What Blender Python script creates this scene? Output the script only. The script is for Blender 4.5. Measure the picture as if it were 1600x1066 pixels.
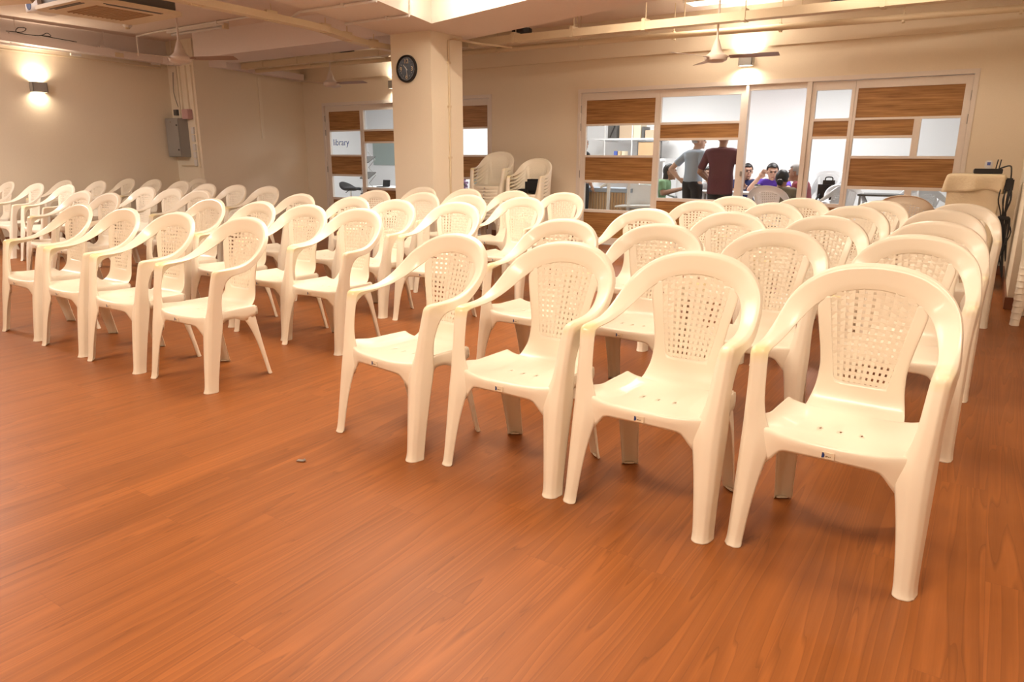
import bpy, bmesh, math, random
from mathutils import Vector, Matrix, noise
PI = math.pi
for o in list(bpy.data.objects): bpy.data.objects.remove(o)
S = bpy.context.scene
COL = S.collection

# ------------------------------------------------------------------ camera, world, exposure, main lights
# room frame: X runs along the glazed wall, Y towards it, Z up; the camera stands at the origin
PITCH, ROLL, YAW, CAMH = 0.2534684, 0.0045852, math.radians(-33.41195), 1.2048
def camera():
    fw = Vector((0, math.cos(PITCH), -math.sin(PITCH))); rt = Vector((1, 0, 0)); up = rt.cross(fw)
    r2 = rt*math.cos(ROLL) + up*math.sin(ROLL); u2 = up*math.cos(ROLL) - rt*math.sin(ROLL)
    R = Matrix.Rotation(-YAW, 3, 'Z')
    r2, u2, fw = R @ r2, R @ u2, R @ fw
    c = bpy.data.cameras.new('camera'); o = bpy.data.objects.new('camera', c); COL.objects.link(o)
    o.matrix_world = Matrix(((r2.x, u2.x, -fw.x, 0), (r2.y, u2.y, -fw.y, 0), (r2.z, u2.z, -fw.z, CAMH), (0, 0, 0, 1)))
    c.sensor_width = 36; c.lens = 1107.63*36/1600; c.clip_start = 0.05; c.clip_end = 100
    S.camera = o
camera()
W = bpy.data.worlds.new('world'); S.world = W; W.use_nodes = True
W.node_tree.nodes['Background'].inputs[0].default_value = (1.0, 0.86, 0.72, 1)
W.node_tree.nodes['Background'].inputs[1].default_value = 0.12
S.view_settings.view_transform = 'Standard'; S.view_settings.look = 'None'
S.view_settings.gamma = 1; S.view_settings.exposure = 0.08; S.view_settings.use_curve_mapping = False

WARM = (1.0, 0.82, 0.62); NEUT = (1.0, 0.92, 0.85); COOL = (0.92, 0.95, 1.0)
def area(name, loc, sx, sy, power, col, rot=(0, 0, 0)):
    l = bpy.data.lights.new(name, 'AREA'); l.shape = 'RECTANGLE'; l.size = sx; l.size_y = sy
    l.energy = power; l.color = col
    o = bpy.data.objects.new(name, l); COL.objects.link(o); o.location = loc; o.rotation_euler = rot
    return o
# hall lights: well and doorway luminaires, the others added unseen fill (their housings are built with the ceiling below)
HALL_AND_FILL_LIGHTS = [(-3.3, 3.6, 2.93, 2.2, 1.6, 28, WARM), (-0.9, 0.3, 2.93, 1.2, 0.6, 80, WARM), (-4.6, 0.2, 2.93, 1.2, 0.6, 72, WARM),  # well light, then two unseen lights added to brighten the near chairs
               (-9.2, 2.3, 2.93, 1.2, 0.6, 120, NEUT), (0.9, 3.0, 2.93, 1.2, 0.6, 36, WARM), (-2.75, 8.55, 2.93, 0.9, 0.25, 6, WARM),  # left and right fill lights added out of view, then the doorway light
               (-1.0, 7.75, 2.93, 1.2, 0.3, 9, WARM), (-3.0, 7.2, 2.93, 1.2, 0.3, 25, WARM)]  # both added out of view to brighten the back wall
for x, y, z, sx, sy, p, c in HALL_AND_FILL_LIGHTS:
    area('hall_and_fill_light', (x, y, z), sx, sy, p, c)
# fluorescent battens washing the far and left faces of the ceiling well
WELL_BATTENS = [(-3.46, 5.44, 2.92, 3.4, -0.2896, 39), (-4.72, 4.9, 2.92, 2.0, 1.298+PI, 8)]
for x, y, z, L, a, p in WELL_BATTENS:
    o = area('well_light', (x, y, z), L, 0.05, p, WARM); o.rotation_euler = (Matrix.Rotation(a, 3, 'Z') @ Matrix.Rotation(math.radians(50), 3, 'X')).to_euler()
# ceiling luminaires of the bright office behind the glass
OFFICE_LIGHTS = [(-2.2, 11.4, 2.55, 1.2, 1.2, 52), (-5.0, 11.4, 2.55, 1.2, 1.2, 52), (-9.6, 11.2, 2.55, 1.2, 1.2, 72)]
for x, y, z, sx, sy, p in OFFICE_LIGHTS:
    area('office_light', (x, y, z), sx, sy, p, COOL)

# ------------------------------------------------------------------ materials
def mat(name, col, rough=0.5, metal=0.0, emit=None, estr=0.0, trans=0.0, alpha=1.0, bump=0.0, bscale=60.0, coat=0.0):
    m = bpy.data.materials.new(name); m.use_nodes = True; nt = m.node_tree; b = nt.nodes['Principled BSDF']
    b.inputs['Base Color'].default_value = (*col, 1); b.inputs['Roughness'].default_value = rough
    b.inputs['Metallic'].default_value = metal; b.inputs['Transmission Weight'].default_value = trans
    b.inputs['Alpha'].default_value = alpha; b.inputs['Coat Weight'].default_value = coat
    if emit: b.inputs['Emission Color'].default_value = (*emit, 1); b.inputs['Emission Strength'].default_value = estr
    tc = nt.nodes.new('ShaderNodeTexCoord'); n = nt.nodes.new('ShaderNodeTexNoise'); n.inputs['Scale'].default_value = bscale
    nt.links.new(tc.outputs['Object'], n.inputs['Vector'])
    # slight procedural variation of the colour
    mx = nt.nodes.new('ShaderNodeMixRGB'); mx.blend_type = 'MULTIPLY'; mx.inputs[0].default_value = 0.06
    mx.inputs[1].default_value = (*col, 1); nt.links.new(n.outputs['Fac'], mx.inputs[2]); nt.links.new(mx.outputs[0], b.inputs['Base Color'])
    if bump:
        bp = nt.nodes.new('ShaderNodeBump'); bp.inputs['Strength'].default_value = bump; bp.inputs['Distance'].default_value = 0.01
        nt.links.new(n.outputs['Fac'], bp.inputs['Height']); nt.links.new(bp.outputs[0], b.inputs['Normal'])
    return m
class NT:
    def __init__(s, m): s.t = m.node_tree; s.b = s.t.nodes['Principled BSDF']
    def n(s, ty, **kw):
        n = s.t.nodes.new(ty)
        for k, v in kw.items():
            if k.startswith('i_'):
                key = k[2:]; key = int(key) if key.isdigit() else key.replace('_', ' ')
                n.inputs[key].default_value = v
            else: setattr(n, k, v)
        return n
    def l(s, a, b): s.t.links.new(a, b)
    def math(s, op, a, b=None, c=None):
        n = s.t.nodes.new('ShaderNodeMath'); n.operation = op
        for i, v in enumerate((a, b, c)):
            if v is None: continue
            if isinstance(v, (int, float)): n.inputs[i].default_value = v
            else: s.l(v, n.inputs[i])
        return n.outputs[0]
    def mix(s, f, a, b, mode='MIX'):
        n = s.t.nodes.new('ShaderNodeMixRGB'); n.blend_type = mode
        for i, v in enumerate((f, a, b)):
            if isinstance(v, (int, float)): n.inputs[i].default_value = v
            elif isinstance(v, tuple): n.inputs[i].default_value = (*v, 1)
            else: s.l(v, n.inputs[i])
        return n.outputs[0]

def floor_material():
    m = mat('floor_laminate', (0.5, 0.2, 0.08), 0.34); k = NT(m)
    tc = k.n('ShaderNodeTexCoord'); sp = k.n('ShaderNodeSeparateXYZ'); k.l(tc.outputs['Object'], sp.inputs[0])
    X, Y = sp.outputs[0], sp.outputs[1]
    pw, plen = 0.15, 1.25
    px = k.math('DIVIDE', X, pw); pi = k.math('FLOOR', px); fx = k.math('SUBTRACT', px, pi)
    wn = k.n('ShaderNodeTexWhiteNoise', noise_dimensions='1D'); k.l(pi, wn.inputs['W'])
    py = k.math('ADD', k.math('DIVIDE', Y, plen), wn.outputs['Value']); pj = k.math('FLOOR', py); fy = k.math('SUBTRACT', py, pj)
    cb = k.n('ShaderNodeCombineXYZ'); k.l(pi, cb.inputs[0]); k.l(pj, cb.inputs[1])
    wn2 = k.n('ShaderNodeTexWhiteNoise', noise_dimensions='2D'); k.l(cb.outputs[0], wn2.inputs['Vector'])
    rnd = wn2.outputs['Value']
    # cathedral grain: rings of stretched, shifted coordinates
    gx = k.math('ADD', k.math('SUBTRACT', fx, 0.5), k.math('MULTIPLY', k.math('SUBTRACT', rnd, 0.5), 0.9))
    gy = k.math('ADD', k.math('MULTIPLY', Y, 0.30), k.math('MULTIPLY', rnd, 37.0))
    g = k.n('ShaderNodeCombineXYZ'); k.l(gx, g.inputs[0]); k.l(gy, g.inputs[1]); k.l(k.math('MULTIPLY', rnd, 11.0), g.inputs[2])
    ns = k.n('ShaderNodeTexNoise', i_Scale=1.3, i_Detail=2.0, i_Roughness=0.45); k.l(g.outputs[0], ns.inputs['Vector'])
    field = k.math('ADD', k.math('MULTIPLY', ns.outputs['Fac'], 2.6), k.math('MULTIPLY', k.math('MULTIPLY', gx, gx), 1.2))
    ring = k.math('FRACT', k.math('MULTIPLY', field, 5.0))
    ringc = k.n('ShaderNodeValToRGB'); k.l(ring, ringc.inputs[0])
    r = ringc.color_ramp; r.elements[0].position = 0.0; r.elements[0].color = (0.05, 0.05, 0.05, 1)
    r.elements[1].position = 1.0; r.elements[1].color = (0.45, 0.45, 0.45, 1)
    e = r.elements.new(0.12); e.color = (0.95, 0.95, 0.95, 1); e = r.elements.new(0.55); e.color = (0.6, 0.6, 0.6, 1)
    # fine fibres
    f = k.n('ShaderNodeCombineXYZ'); k.l(k.math('MULTIPLY', X, 220.0), f.inputs[0]); k.l(k.math('MULTIPLY', Y, 6.0), f.inputs[1]); k.l(pj, f.inputs[2])
    fn = k.n('ShaderNodeTexNoise', i_Scale=1.0, i_Detail=3.0); k.l(f.outputs[0], fn.inputs['Vector'])
    # broad streaks
    b2 = k.n('ShaderNodeCombineXYZ'); k.l(k.math('MULTIPLY', X, 15.0), b2.inputs[0]); k.l(k.math('MULTIPLY', Y, 0.5), b2.inputs[1]); k.l(k.math('MULTIPLY', rnd, 9.0), b2.inputs[2])
    bn = k.n('ShaderNodeTexNoise', i_Scale=1.0, i_Detail=2.0); k.l(b2.outputs[0], bn.inputs['Vector'])
    c = k.mix(bn.outputs['Fac'], (0.185, 0.057, 0.011), (0.325, 0.108, 0.026))
    c = k.mix(0.24, c, ringc.outputs[0], 'OVERLAY')
    c = k.mix(0.12, c, fn.outputs['Fac'], 'OVERLAY')
    tone = k.math('ADD', 0.95, k.math('MULTIPLY', rnd, 0.10)); tn = k.n('ShaderNodeCombineXYZ')
    for i in range(3): k.l(tone, tn.inputs[i])
    c = k.mix(1.0, c, tn.outputs[0], 'MULTIPLY')
    # joints
    ex = k.math('MINIMUM', fx, k.math('SUBTRACT', 1.0, fx)); ey = k.math('MULTIPLY', k.math('MINIMUM', fy, k.math('SUBTRACT', 1.0, fy)), plen/pw)
    ed = k.math('MINIMUM', ex, ey); jt = k.math('LESS_THAN', ed, 0.006)
    c = k.mix(k.math('MULTIPLY', jt, 0.35), c, (0.16, 0.05, 0.02))
    k.l(c, k.b.inputs['Base Color'])
    rn = k.n('ShaderNodeTexNoise', i_Scale=3.0, i_Detail=3.0); k.l(tc.outputs['Object'], rn.inputs['Vector'])
    k.b.inputs['Specular IOR Level'].default_value = 0.28
    k.l(k.math('ADD', 0.33, k.math('MULTIPLY', rn.outputs['Fac'], 0.16)), k.b.inputs['Roughness'])
    bp = k.n('ShaderNodeBump', i_Strength=0.12, i_Distance=0.002); k.l(fn.outputs['Fac'], bp.inputs['Height']); k.l(bp.outputs[0], k.b.inputs['Normal'])
    return m
def panel_material():
    m = mat('teak_veneer', (0.3, 0.13, 0.04), 0.4); k = NT(m)
    tc = k.n('ShaderNodeTexCoord'); mp = k.n('ShaderNodeMapping'); mp.inputs['Scale'].default_value = (1.6, 1.6, 38)
    k.l(tc.outputs['Object'], mp.inputs[0]); n = k.n('ShaderNodeTexNoise', i_Scale=1.4, i_Detail=5.0, i_Roughness=0.6); k.l(mp.outputs[0], n.inputs['Vector'])
    rp = k.n('ShaderNodeValToRGB'); k.l(n.outputs['Fac'], rp.inputs[0]); r = rp.color_ramp
    r.elements[0].position = 0.3; r.elements[0].color = (0.21, 0.09, 0.024, 1); r.elements[1].position = 0.72; r.elements[1].color = (0.52, 0.28, 0.10, 1)
    k.l(rp.outputs[0], k.b.inputs['Base Color']); return m
def chair_material():
    # cream plastic, yellowed where hands rub the arms
    m = mat('chair_plastic', (0.84, 0.78, 0.68), 0.32, coat=0.15); k = NT(m)
    tc = k.n('ShaderNodeTexCoord'); sp = k.n('ShaderNodeSeparateXYZ'); k.l(tc.outputs['Object'], sp.inputs[0])
    z = sp.outputs[2]; y = sp.outputs[1]
    a = k.n('ShaderNodeMapRange', i_1=0.585, i_2=0.635); k.l(z, a.inputs[0])
    b = k.n('ShaderNodeMapRange', i_1=0.02, i_2=-0.13); k.l(y, b.inputs[0])
    n = k.n('ShaderNodeTexNoise', i_Scale=9.0, i_Detail=4.0); k.l(tc.outputs['Object'], n.inputs['Vector'])
    s = k.n('ShaderNodeMapRange', i_1=0.38, i_2=0.62); k.l(n.outputs['Fac'], s.inputs[0])
    f = k.math('MULTIPLY', k.math('MULTIPLY', a.outputs[0], b.outputs[0]), k.math('MULTIPLY', k.math('ADD', 0.45, s.outputs[0]), 0.75))
    n2 = k.n('ShaderNodeTexNoise', i_Scale=2.2, i_Detail=2.0); k.l(tc.outputs['Object'], n2.inputs['Vector'])
    base = k.mix(n2.outputs['Fac'], (0.85, 0.775, 0.64), (0.90, 0.835, 0.71))
    k.l(k.mix(f, base, (0.80, 0.68, 0.33)), k.b.inputs['Base Color'])
    return m
M = {}
M['floor'] = floor_material(); M['teak'] = panel_material(); M['chair'] = chair_material()
M['wall'] = mat('wall_paint', (0.86, 0.77, 0.62), 0.7, bump=0.05, bscale=90)
M['column'] = mat('column_paint', (0.90, 0.82, 0.67), 0.65, bump=0.05, bscale=90)
M['ceil'] = mat('ceiling_paint', (0.88, 0.77, 0.70), 0.8, bump=0.05, bscale=40)
M['well'] = mat('well_paint', (0.86, 0.82, 0.76), 0.6)
M['beam'] = mat('beam_paint', (0.84, 0.77, 0.75), 0.75)
M['frame'] = mat('frame_enamel', (0.82, 0.76, 0.70), 0.4)
M['cream'] = mat('cream_pvc', (0.74, 0.62, 0.44), 0.5)
M['whitep'] = mat('white_plastic', (0.82, 0.80, 0.78), 0.4)
M['officewall'] = mat('office_wall_paint', (0.88, 0.88, 0.89), 0.8)
M['officefloor'] = mat('office_floor_tile', (0.55, 0.50, 0.46), 0.4)
M['base'] = mat('skirting_wood', (0.22, 0.08, 0.035), 0.45)
M['black'] = mat('black_plastic', (0.015, 0.015, 0.017), 0.4)
M['blackcloth'] = mat('black_fabric', (0.012, 0.012, 0.014), 0.9, bump=0.3, bscale=200)
M['rubber'] = mat('black_cable', (0.012, 0.012, 0.012), 0.5)
M['steel'] = mat('hinge_steel', (0.42, 0.40, 0.38), 0.35, 0.9)
M['chrome'] = mat('chrome_metal', (0.75, 0.75, 0.77), 0.15, 1.0)
M['grey'] = mat('grey_enamel', (0.34, 0.33, 0.31), 0.45)
M['greydk'] = mat('dark_grey_enamel', (0.12, 0.115, 0.11), 0.5)
M['pink'] = mat('pink_plastic', (0.60, 0.38, 0.38), 0.5)
M['cloth'] = mat('cream_tablecloth', (0.80, 0.68, 0.48), 0.9, bump=0.4, bscale=55)
M['fan'] = mat('fan_enamel', (0.72, 0.62, 0.55), 0.35)
M['blade'] = mat('fan_blade_brown', (0.36, 0.22, 0.16), 0.4)
M['bulb'] = mat('lamp_glow', (1, 1, 1), 0.5, emit=(1, 0.82, 0.6), estr=14)
M['tube'] = mat('tube_light_glow', (1, 1, 1), 0.5, emit=(1, 0.88, 0.74), estr=6)
M['tubeoff'] = mat('tube_light_unlit', (0.72, 0.70, 0.70), 0.4)
M['blue'] = mat('blue_print', (0.10, 0.16, 0.52), 0.5)
M['navyprint'] = mat('dark_blue_print', (0.02, 0.05, 0.20), 0.5)
M['brownprint'] = mat('brown_print', (0.20, 0.10, 0.03), 0.6)
M['tanprint'] = mat('faded_tan_print', (0.62, 0.48, 0.30), 0.6)
M['carton'] = mat('tan_cardboard', (0.58, 0.43, 0.30), 0.8)
M['carton2'] = mat('pale_cardboard', (0.78, 0.66, 0.48), 0.8)
M['cork'] = mat('cork_board', (0.62, 0.40, 0.22), 0.9, bump=0.3, bscale=120)
M['filmgrey'] = mat('frosted_glass_board', (0.36, 0.43, 0.41), 0.35)
M['paper'] = mat('white_paper', (0.86, 0.86, 0.86), 0.8)
M['bluegrey'] = mat('blue_grey_laminate', (0.36, 0.42, 0.50), 0.5)
M['clockface'] = mat('clock_face_black', (0.012, 0.012, 0.014), 0.25)
M['numeral'] = mat('clock_numerals_cream', (0.78, 0.62, 0.42), 0.5)
M['whitemark'] = mat('clock_marks_grey', (0.5, 0.5, 0.5), 0.5)
M['whitechair'] = mat('white_chair_plastic', (0.84, 0.84, 0.86), 0.35)
def glass_material():
    m = bpy.data.materials.new('clear_glass'); m.use_nodes = True; t = m.node_tree; t.nodes.clear()
    o = t.nodes.new('ShaderNodeOutputMaterial'); tr = t.nodes.new('ShaderNodeBsdfTransparent'); g = t.nodes.new('ShaderNodeBsdfGlossy')
    g.inputs['Roughness'].default_value = 0.02; tr.inputs[0].default_value = (0.95, 0.97, 0.97, 1)
    f = t.nodes.new('ShaderNodeFresnel'); f.inputs[0].default_value = 1.45; mx = t.nodes.new('ShaderNodeMixShader')
    ge = t.nodes.new('ShaderNodeNewGeometry'); iv = t.nodes.new('ShaderNodeMath'); iv.operation = 'SUBTRACT'; iv.inputs[0].default_value = 1
    ml = t.nodes.new('ShaderNodeMath'); ml.operation = 'MULTIPLY'; t.links.new(ge.outputs['Backfacing'], iv.inputs[1]); t.links.new(iv.outputs[0], ml.inputs[0]); t.links.new(f.outputs[0], ml.inputs[1])
    t.links.new(ml.outputs[0], mx.inputs[0]); t.links.new(tr.outputs[0], mx.inputs[1]); t.links.new(g.outputs[0], mx.inputs[2]); t.links.new(mx.outputs[0], o.inputs[0])
    return m
M['glass'] = glass_material()

# ------------------------------------------------------------------ helpers
def new_obj(name, me, m, parent=None, smooth=False):
    o = bpy.data.objects.new(name, me); COL.objects.link(o)
    if m is not None and not me.materials: me.materials.append(m)
    if parent: o.parent = parent
    if smooth:
        for p in me.polygons: p.use_smooth = True
    return o
def tag(o, label, cat, group=None, kind=None):
    o['label'] = label; o['category'] = cat
    if group: o['group'] = group
    if kind: o['kind'] = kind
    return o
def thing(name, label, cat, loc=(0, 0, 0), rz=0.0, group=None):
    o = bpy.data.objects.new(name, None); o.empty_display_size = 0.05; COL.objects.link(o)
    o.location = loc; o.rotation_euler = (0, 0, rz); return tag(o, label, cat, group)
class MB:
    """collects boxes, tubes, prisms and lathes into one mesh"""
    def __init__(s): s.bm = bmesh.new()
    def box(s, c, d, bev=0.0, rz=0.0, rx=0.0, ry=0.0):
        r = bmesh.ops.create_cube(s.bm, size=1.0); vs = r['verts']
        mt = Matrix.Translation(Vector(c)) @ Matrix.Rotation(rz, 4, 'Z') @ Matrix.Rotation(ry, 4, 'Y') @ Matrix.Rotation(rx, 4, 'X') @ Matrix.Diagonal((*d, 1))
        bmesh.ops.transform(s.bm, matrix=mt, verts=vs)
        if bev:
            es = list({e for v in vs for e in v.link_edges})
            bmesh.ops.bevel(s.bm, geom=es, offset=bev, segments=2, affect='EDGES', clamp_overlap=True)
        return s
    def mm(s, a, b, bev=0.0):
        return s.box([(a[i]+b[i])/2 for i in range(3)], [abs(b[i]-a[i]) for i in range(3)], bev)
    def tube(s, pts, r, n=8, cap=True):
        pts = [Vector(p) for p in pts]; rs = r if isinstance(r, (list, tuple)) else [r]*len(pts)
        rings = []; prev = None
        for i, p in enumerate(pts):
            t = (pts[min(i+1, len(pts)-1)] - pts[max(i-1, 0)]).normalized()
            if prev is None:
                a = Vector((0, 0, 1)) if abs(t.z) < 0.9 else Vector((1, 0, 0)); u = t.cross(a).normalized()
            else: u = (prev - t*prev.dot(t)).normalized()
            prev = u; w = t.cross(u)
            rings.append([s.bm.verts.new(p + (u*math.cos(2*PI*k/n) + w*math.sin(2*PI*k/n))*rs[i]) for k in range(n)])
        for a, b in zip(rings, rings[1:]):
            for k in range(n): s.bm.faces.new((a[k], a[(k+1) % n], b[(k+1) % n], b[k]))
        if cap: s.bm.faces.new(rings[0][::-1]); s.bm.faces.new(rings[-1])
        return s
    def lathe(s, prof, c, axis='Z', n=24):
        """prof: (radius, height) pairs along the axis"""
        rings = []
        for r, h in prof:
            ring = []
            for k in range(n):
                a = 2*PI*k/n; x, y, z = r*math.cos(a), r*math.sin(a), h
                if axis == 'Y': x, y, z = x, z, y
                if axis == 'X': x, y, z = z, x, y
                ring.append(s.bm.verts.new((c[0]+x, c[1]+y, c[2]+z)))
            rings.append(ring)
        for a, b in zip(rings, rings[1:]):
            for k in range(n): s.bm.faces.new((a[k], a[(k+1) % n], b[(k+1) % n], b[k]))
        s.bm.faces.new(rings[0]); s.bm.faces.new(rings[-1]); return s
    def prism(s, poly, z0, z1):
        a = [s.bm.verts.new((p[0], p[1], z0)) for p in poly]; b = [s.bm.verts.new((p[0], p[1], z1)) for p in poly]
        s.bm.faces.new(a[::-1]); s.bm.faces.new(b)
        for k in range(len(a)): s.bm.faces.new((a[k], a[(k+1) % len(a)], b[(k+1) % len(a)], b[k]))
        return s
    def grid(s, rows, closed=False):
        v = [[s.bm.verts.new(p) for p in r] for r in rows]
        for a, b in zip(v, v[1:]):
            for k in range(len(a)-(0 if closed else 1)):
                k2 = (k+1) % len(a); s.bm.faces.new((a[k], a[k2], b[k2], b[k]))
        return s
    def xf(s, m): bmesh.ops.transform(s.bm, matrix=m, verts=s.bm.verts); return s
    def mesh(s, name):
        bmesh.ops.recalc_face_normals(s.bm, faces=s.bm.faces)
        me = bpy.data.meshes.new(name); s.bm.to_mesh(me); s.bm.free(); return me
    def build(s, name, m, parent=None, smooth=False, **kw):
        o = new_obj(name, s.mesh(name), m, parent, smooth)
        if smooth: shade(o)
        if kw: tag(o, **kw)
        return o
def shade(o, ang=40):
    me = o.data
    for p in me.polygons: p.use_smooth = True
    me.set_sharp_from_angle(angle=math.radians(ang))
def bake(me, mods, keep=None):
    """apply modifiers given as (type, {settings}) to a mesh and return the result"""
    o = bpy.data.objects.new('tmp', me); COL.objects.link(o)
    for ty, st in mods:
        md = o.modifiers.new(ty, ty)
        for k, v in st.items(): setattr(md, k, v)
    dg = bpy.context.evaluated_depsgraph_get(); dg.update()
    r = bpy.data.meshes.new_from_object(o.evaluated_get(dg)); r.name = me.name
    bpy.data.objects.remove(o); return r
def copy_tree(o, parent=None):
    c = o.copy(); COL.objects.link(c); c.parent = parent
    for ch in o.children: copy_tree(ch, c)
    return c
def struct(name, mb, m, parent=None, smooth=False):
    o = mb.build(name, m, parent, smooth)
    if parent is None: o['kind'] = 'structure'
    return o

# ------------------------------------------------------------------ the hall shell
YW = 9.22; XL = -11.35; XR = -10.65; YS = 7.08; ZC = 2.97; ZS = 2.62
XE = 3.2; YB = -2.4
struct('floor', MB().mm((XL, YB, -0.1), (XE, YW, 0)), M['floor'])
struct('wall_left', MB().mm((XL-0.15, YB, 0), (XL, YS+0.15, ZC)), M['wall'])
struct('wall_left_return', MB().mm((XL, YS, 0), (XR-0.1, YS+0.1, ZC)), M['column'])
struct('wall_left_far', MB().mm((XR-0.1, YS, 0), (XR, YW, ZC)), M['wall'])
# the wall that carries the two glazed fronts: piers and the strip above them
FR, FL = (-4.99, -0.263), (-10.17, -6.47)
wb = MB()
for a, b in ((XR-0.1, FL[0]), (FL[1], FR[0]), (FR[1], XE)): wb.mm((a, YW, 0), (b, YW+0.12, ZC))
for a, b in (FL, FR): wb.mm((a, YW, 2.125), (b, YW+0.12, ZC))
struct('wall_back', wb, M['wall'])
struct('wall_behind', MB().mm((XL, YB-0.15, 0), (XE, YB, ZC)), M['wall'])
struct('wall_right', MB().mm((XE, YB, 0), (XE+0.15, YW, ZC)), M['wall'])
struct('wall_right_block', MB().mm((0.24, 7.1, 0), (XE, YW, ZC)), M['column'])
struct('ceiling', MB().mm((XL-0.15, YB-0.15, ZC), (XE+0.15, YW+0.12, ZC+0.15)), M['ceil'])
struct('column_centre', MB().mm((-6.26, 6.81, 0), (-5.64, 7.41, ZS)), M['column'])
for i, (a, b) in enumerate([((XL, YB, 0), (XL+0.015, YS, 0.1)), ((XL, YS-0.015, 0), (XR, YS, 0.1)), ((XR, YS, 0), (XR+0.015, YW, 0.1)),
                            ((XR, YW-0.015, 0), (FL[0], YW, 0.1)), ((FL[1], YW-0.015, 0), (FR[0], YW, 0.1)), ((FR[1], YW-0.015, 0), (0.24, YW, 0.1)),
                            ((0.24, 7.085, 0), (XE, 7.1, 0.1)), ((0.225, 7.085, 0), (0.24, YW-0.015, 0.1))]):
    struct('baseboard_%s' % ('left', 'left_return', 'left_far', 'back_corner', 'back_middle', 'back_right', 'right_block', 'right_block_side')[i], MB().mm(a, b, 0.002), M['base'])
# dropped soffit around the column with the bright light well
def soffit():
    outer = [(-5.2, 1.6), (-6.15, 6.2), (-6.26, 6.81), (-6.26, 7.41), (-5.75, 7.6), (-2.8, 6.69), (1.2, 5.45), (0.0, 1.6)]
    well = [(-4.2, 2.3), (-5.36, 6.50), (-1.0, 5.2), (-0.6, 2.3)]
    b = MB(); bm = b.bm
    ol = [bm.verts.new((x, y, ZS)) for x, y in outer]; oh = [bm.verts.new((x, y, ZC)) for x, y in outer]
    wl = [bm.verts.new((x, y, ZS)) for x, y in well]
    for k in range(len(ol)): bm.faces.new((ol[k], ol[(k+1) % 8], oh[(k+1) % 8], oh[k]))
    for f in ((0, 1, 'w1', 'w0'), (1, 2, 'w1'), (2, 3, 'w1'), (3, 4, 'w1'), (4, 5, 'w1'), (5, 'w2', 'w1'), (5, 6, 'w2'), (6, 7, 'w3', 'w2'), (7, 0, 'w0', 'w3')):
        bm.faces.new([ol[i] if isinstance(i, int) else wl[int(i[1])] for i in f])
    struct('ceiling_soffit', b, M['ceil'])
    w = MB(); lo = [(x, y, ZS) for x, y in well]; hi = [(x, y, ZC-0.002) for x, y in well]
    w.grid([lo, hi], closed=True); struct('ceiling_light_well', w, M['well'])
soffit()
struct('ceiling_beam_left', MB().mm((-10.2, 6.81, ZS), (-6.26, 7.5, ZC)), M['beam'])
struct('ceiling_beam_wall', MB().mm((XL, YB, 2.64), (XL+0.02, YS, ZC)), M['beam'])
struct('ceiling_bulkhead_back', MB().mm((XR, YW-0.03, 2.5), (0.24, YW, ZC)), M['wall'])

# ------------------------------------------------------------------ glazed fronts
def front(name, idx, x0, x1, leafs):
    """leafs: (xa, xb, [(z0, z1, 'w'|'g'|'o')...]) panels between the rails; frames fill the rest"""
    y0, y1 = YW+0.02, YW+0.08
    fr = MB()
    fr.mm((x0, YW-0.008, 0), (x0+0.045, YW+0.11, 2.075)); fr.mm((x1-0.045, YW-0.008, 0), (x1, YW+0.11, 2.075))
    fr.mm((x0, YW-0.008, 2.075), (x1, YW+0.11, 2.124))
    o = struct(name, fr, M['frame'])
    return o
RZ = [(1.66, 1.975, 'w'), (1.24, 1.635, 'g'), (0.90, 1.21, 'w'), (0.49, 0.865, 'g'), (0.10, 0.45, 'w')]
RZ2 = [(1.66, 1.975, 'g'), (1.46, 1.63, 'w'), (0.685, 1.43, 'g'), (0.10, 0.645, 'w')]
def leaf(kind, n, xa, xb, cols, parent=None):
    """a stile-and-rail leaf: xa..xb overall; cols: (x0, x1, panels)"""
    y0, y1 = YW+0.022, YW+0.072
    f = MB()
    ins = []
    edges = [xa] + [e for c in cols for e in (c[0], c[1])] + [xb]
    for a, b in zip(edges[0::2], edges[1::2]): f.mm((a, y0, 0.01), (b, y1, 2.07), 0.002)
    for cx0, cx1, pans in cols:
        zs = sorted([0.01] + [z for p in pans for z in (p[0], p[1])] + [2.07])
        for a, b in zip(zs[0::2], zs[1::2]): f.mm((cx0-0.001, y0, a), (cx1+0.001, y1, b))
    o = struct('%s_%d' % (kind, n), f, M['frame'])
    for cx0, cx1, pans in cols:
        for z0, z1, ty in pans:
            if ty == 'w': q = MB().mm((cx0, y0+0.012, z0), (cx1, y1-0.012, z1)).build('wood_panel', M['teak'], o); q['label'] = 'horizontal-grain brown wood panel'
            elif ty == 'g': MB().mm((cx0, YW+0.044, z0), (cx1, YW+0.05, z1)).build('glass_pane', M['glass'], o)
    return o
front('window_1', 1, FR[0], FR[1], None)
front('window_2', 2, FL[0], FL[1], None)
d1 = leaf('door', 1, -4.944, -3.79, [(-4.87, -3.85, RZ)])
w3 = leaf('window', 3, -3.788, -2.668, [(-3.765, -2.727, RZ2)])
struct('trim_1', MB().mm((-2.666, YW-0.004, 0), (-2.63, YW+0.1, 2.075), 0.002), M['frame'])
struct('trim_2', MB().mm((-1.96, YW-0.004, 0), (-1.905, YW+0.1, 2.075), 0.002), M['frame'])
struct('trim_3', MB().mm((-2.63, YW+0.02, 2.01), (-1.96, YW+0.08, 2.075)), M['frame'])
w4 = leaf('window', 4, -1.905, -1.44, [(-1.855, -1.477, RZ2)])
RB = [(1.66, 1.98, 'w'), (1.24, 1.635, 'x'), (0.90, 1.21, 'w'), (0.49, 0.865, 'g'), (0.10, 0.45, 'w')]
d2 = leaf('door', 2, -1.438, -0.31, [(-1.41, -0.376, RB)])
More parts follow.
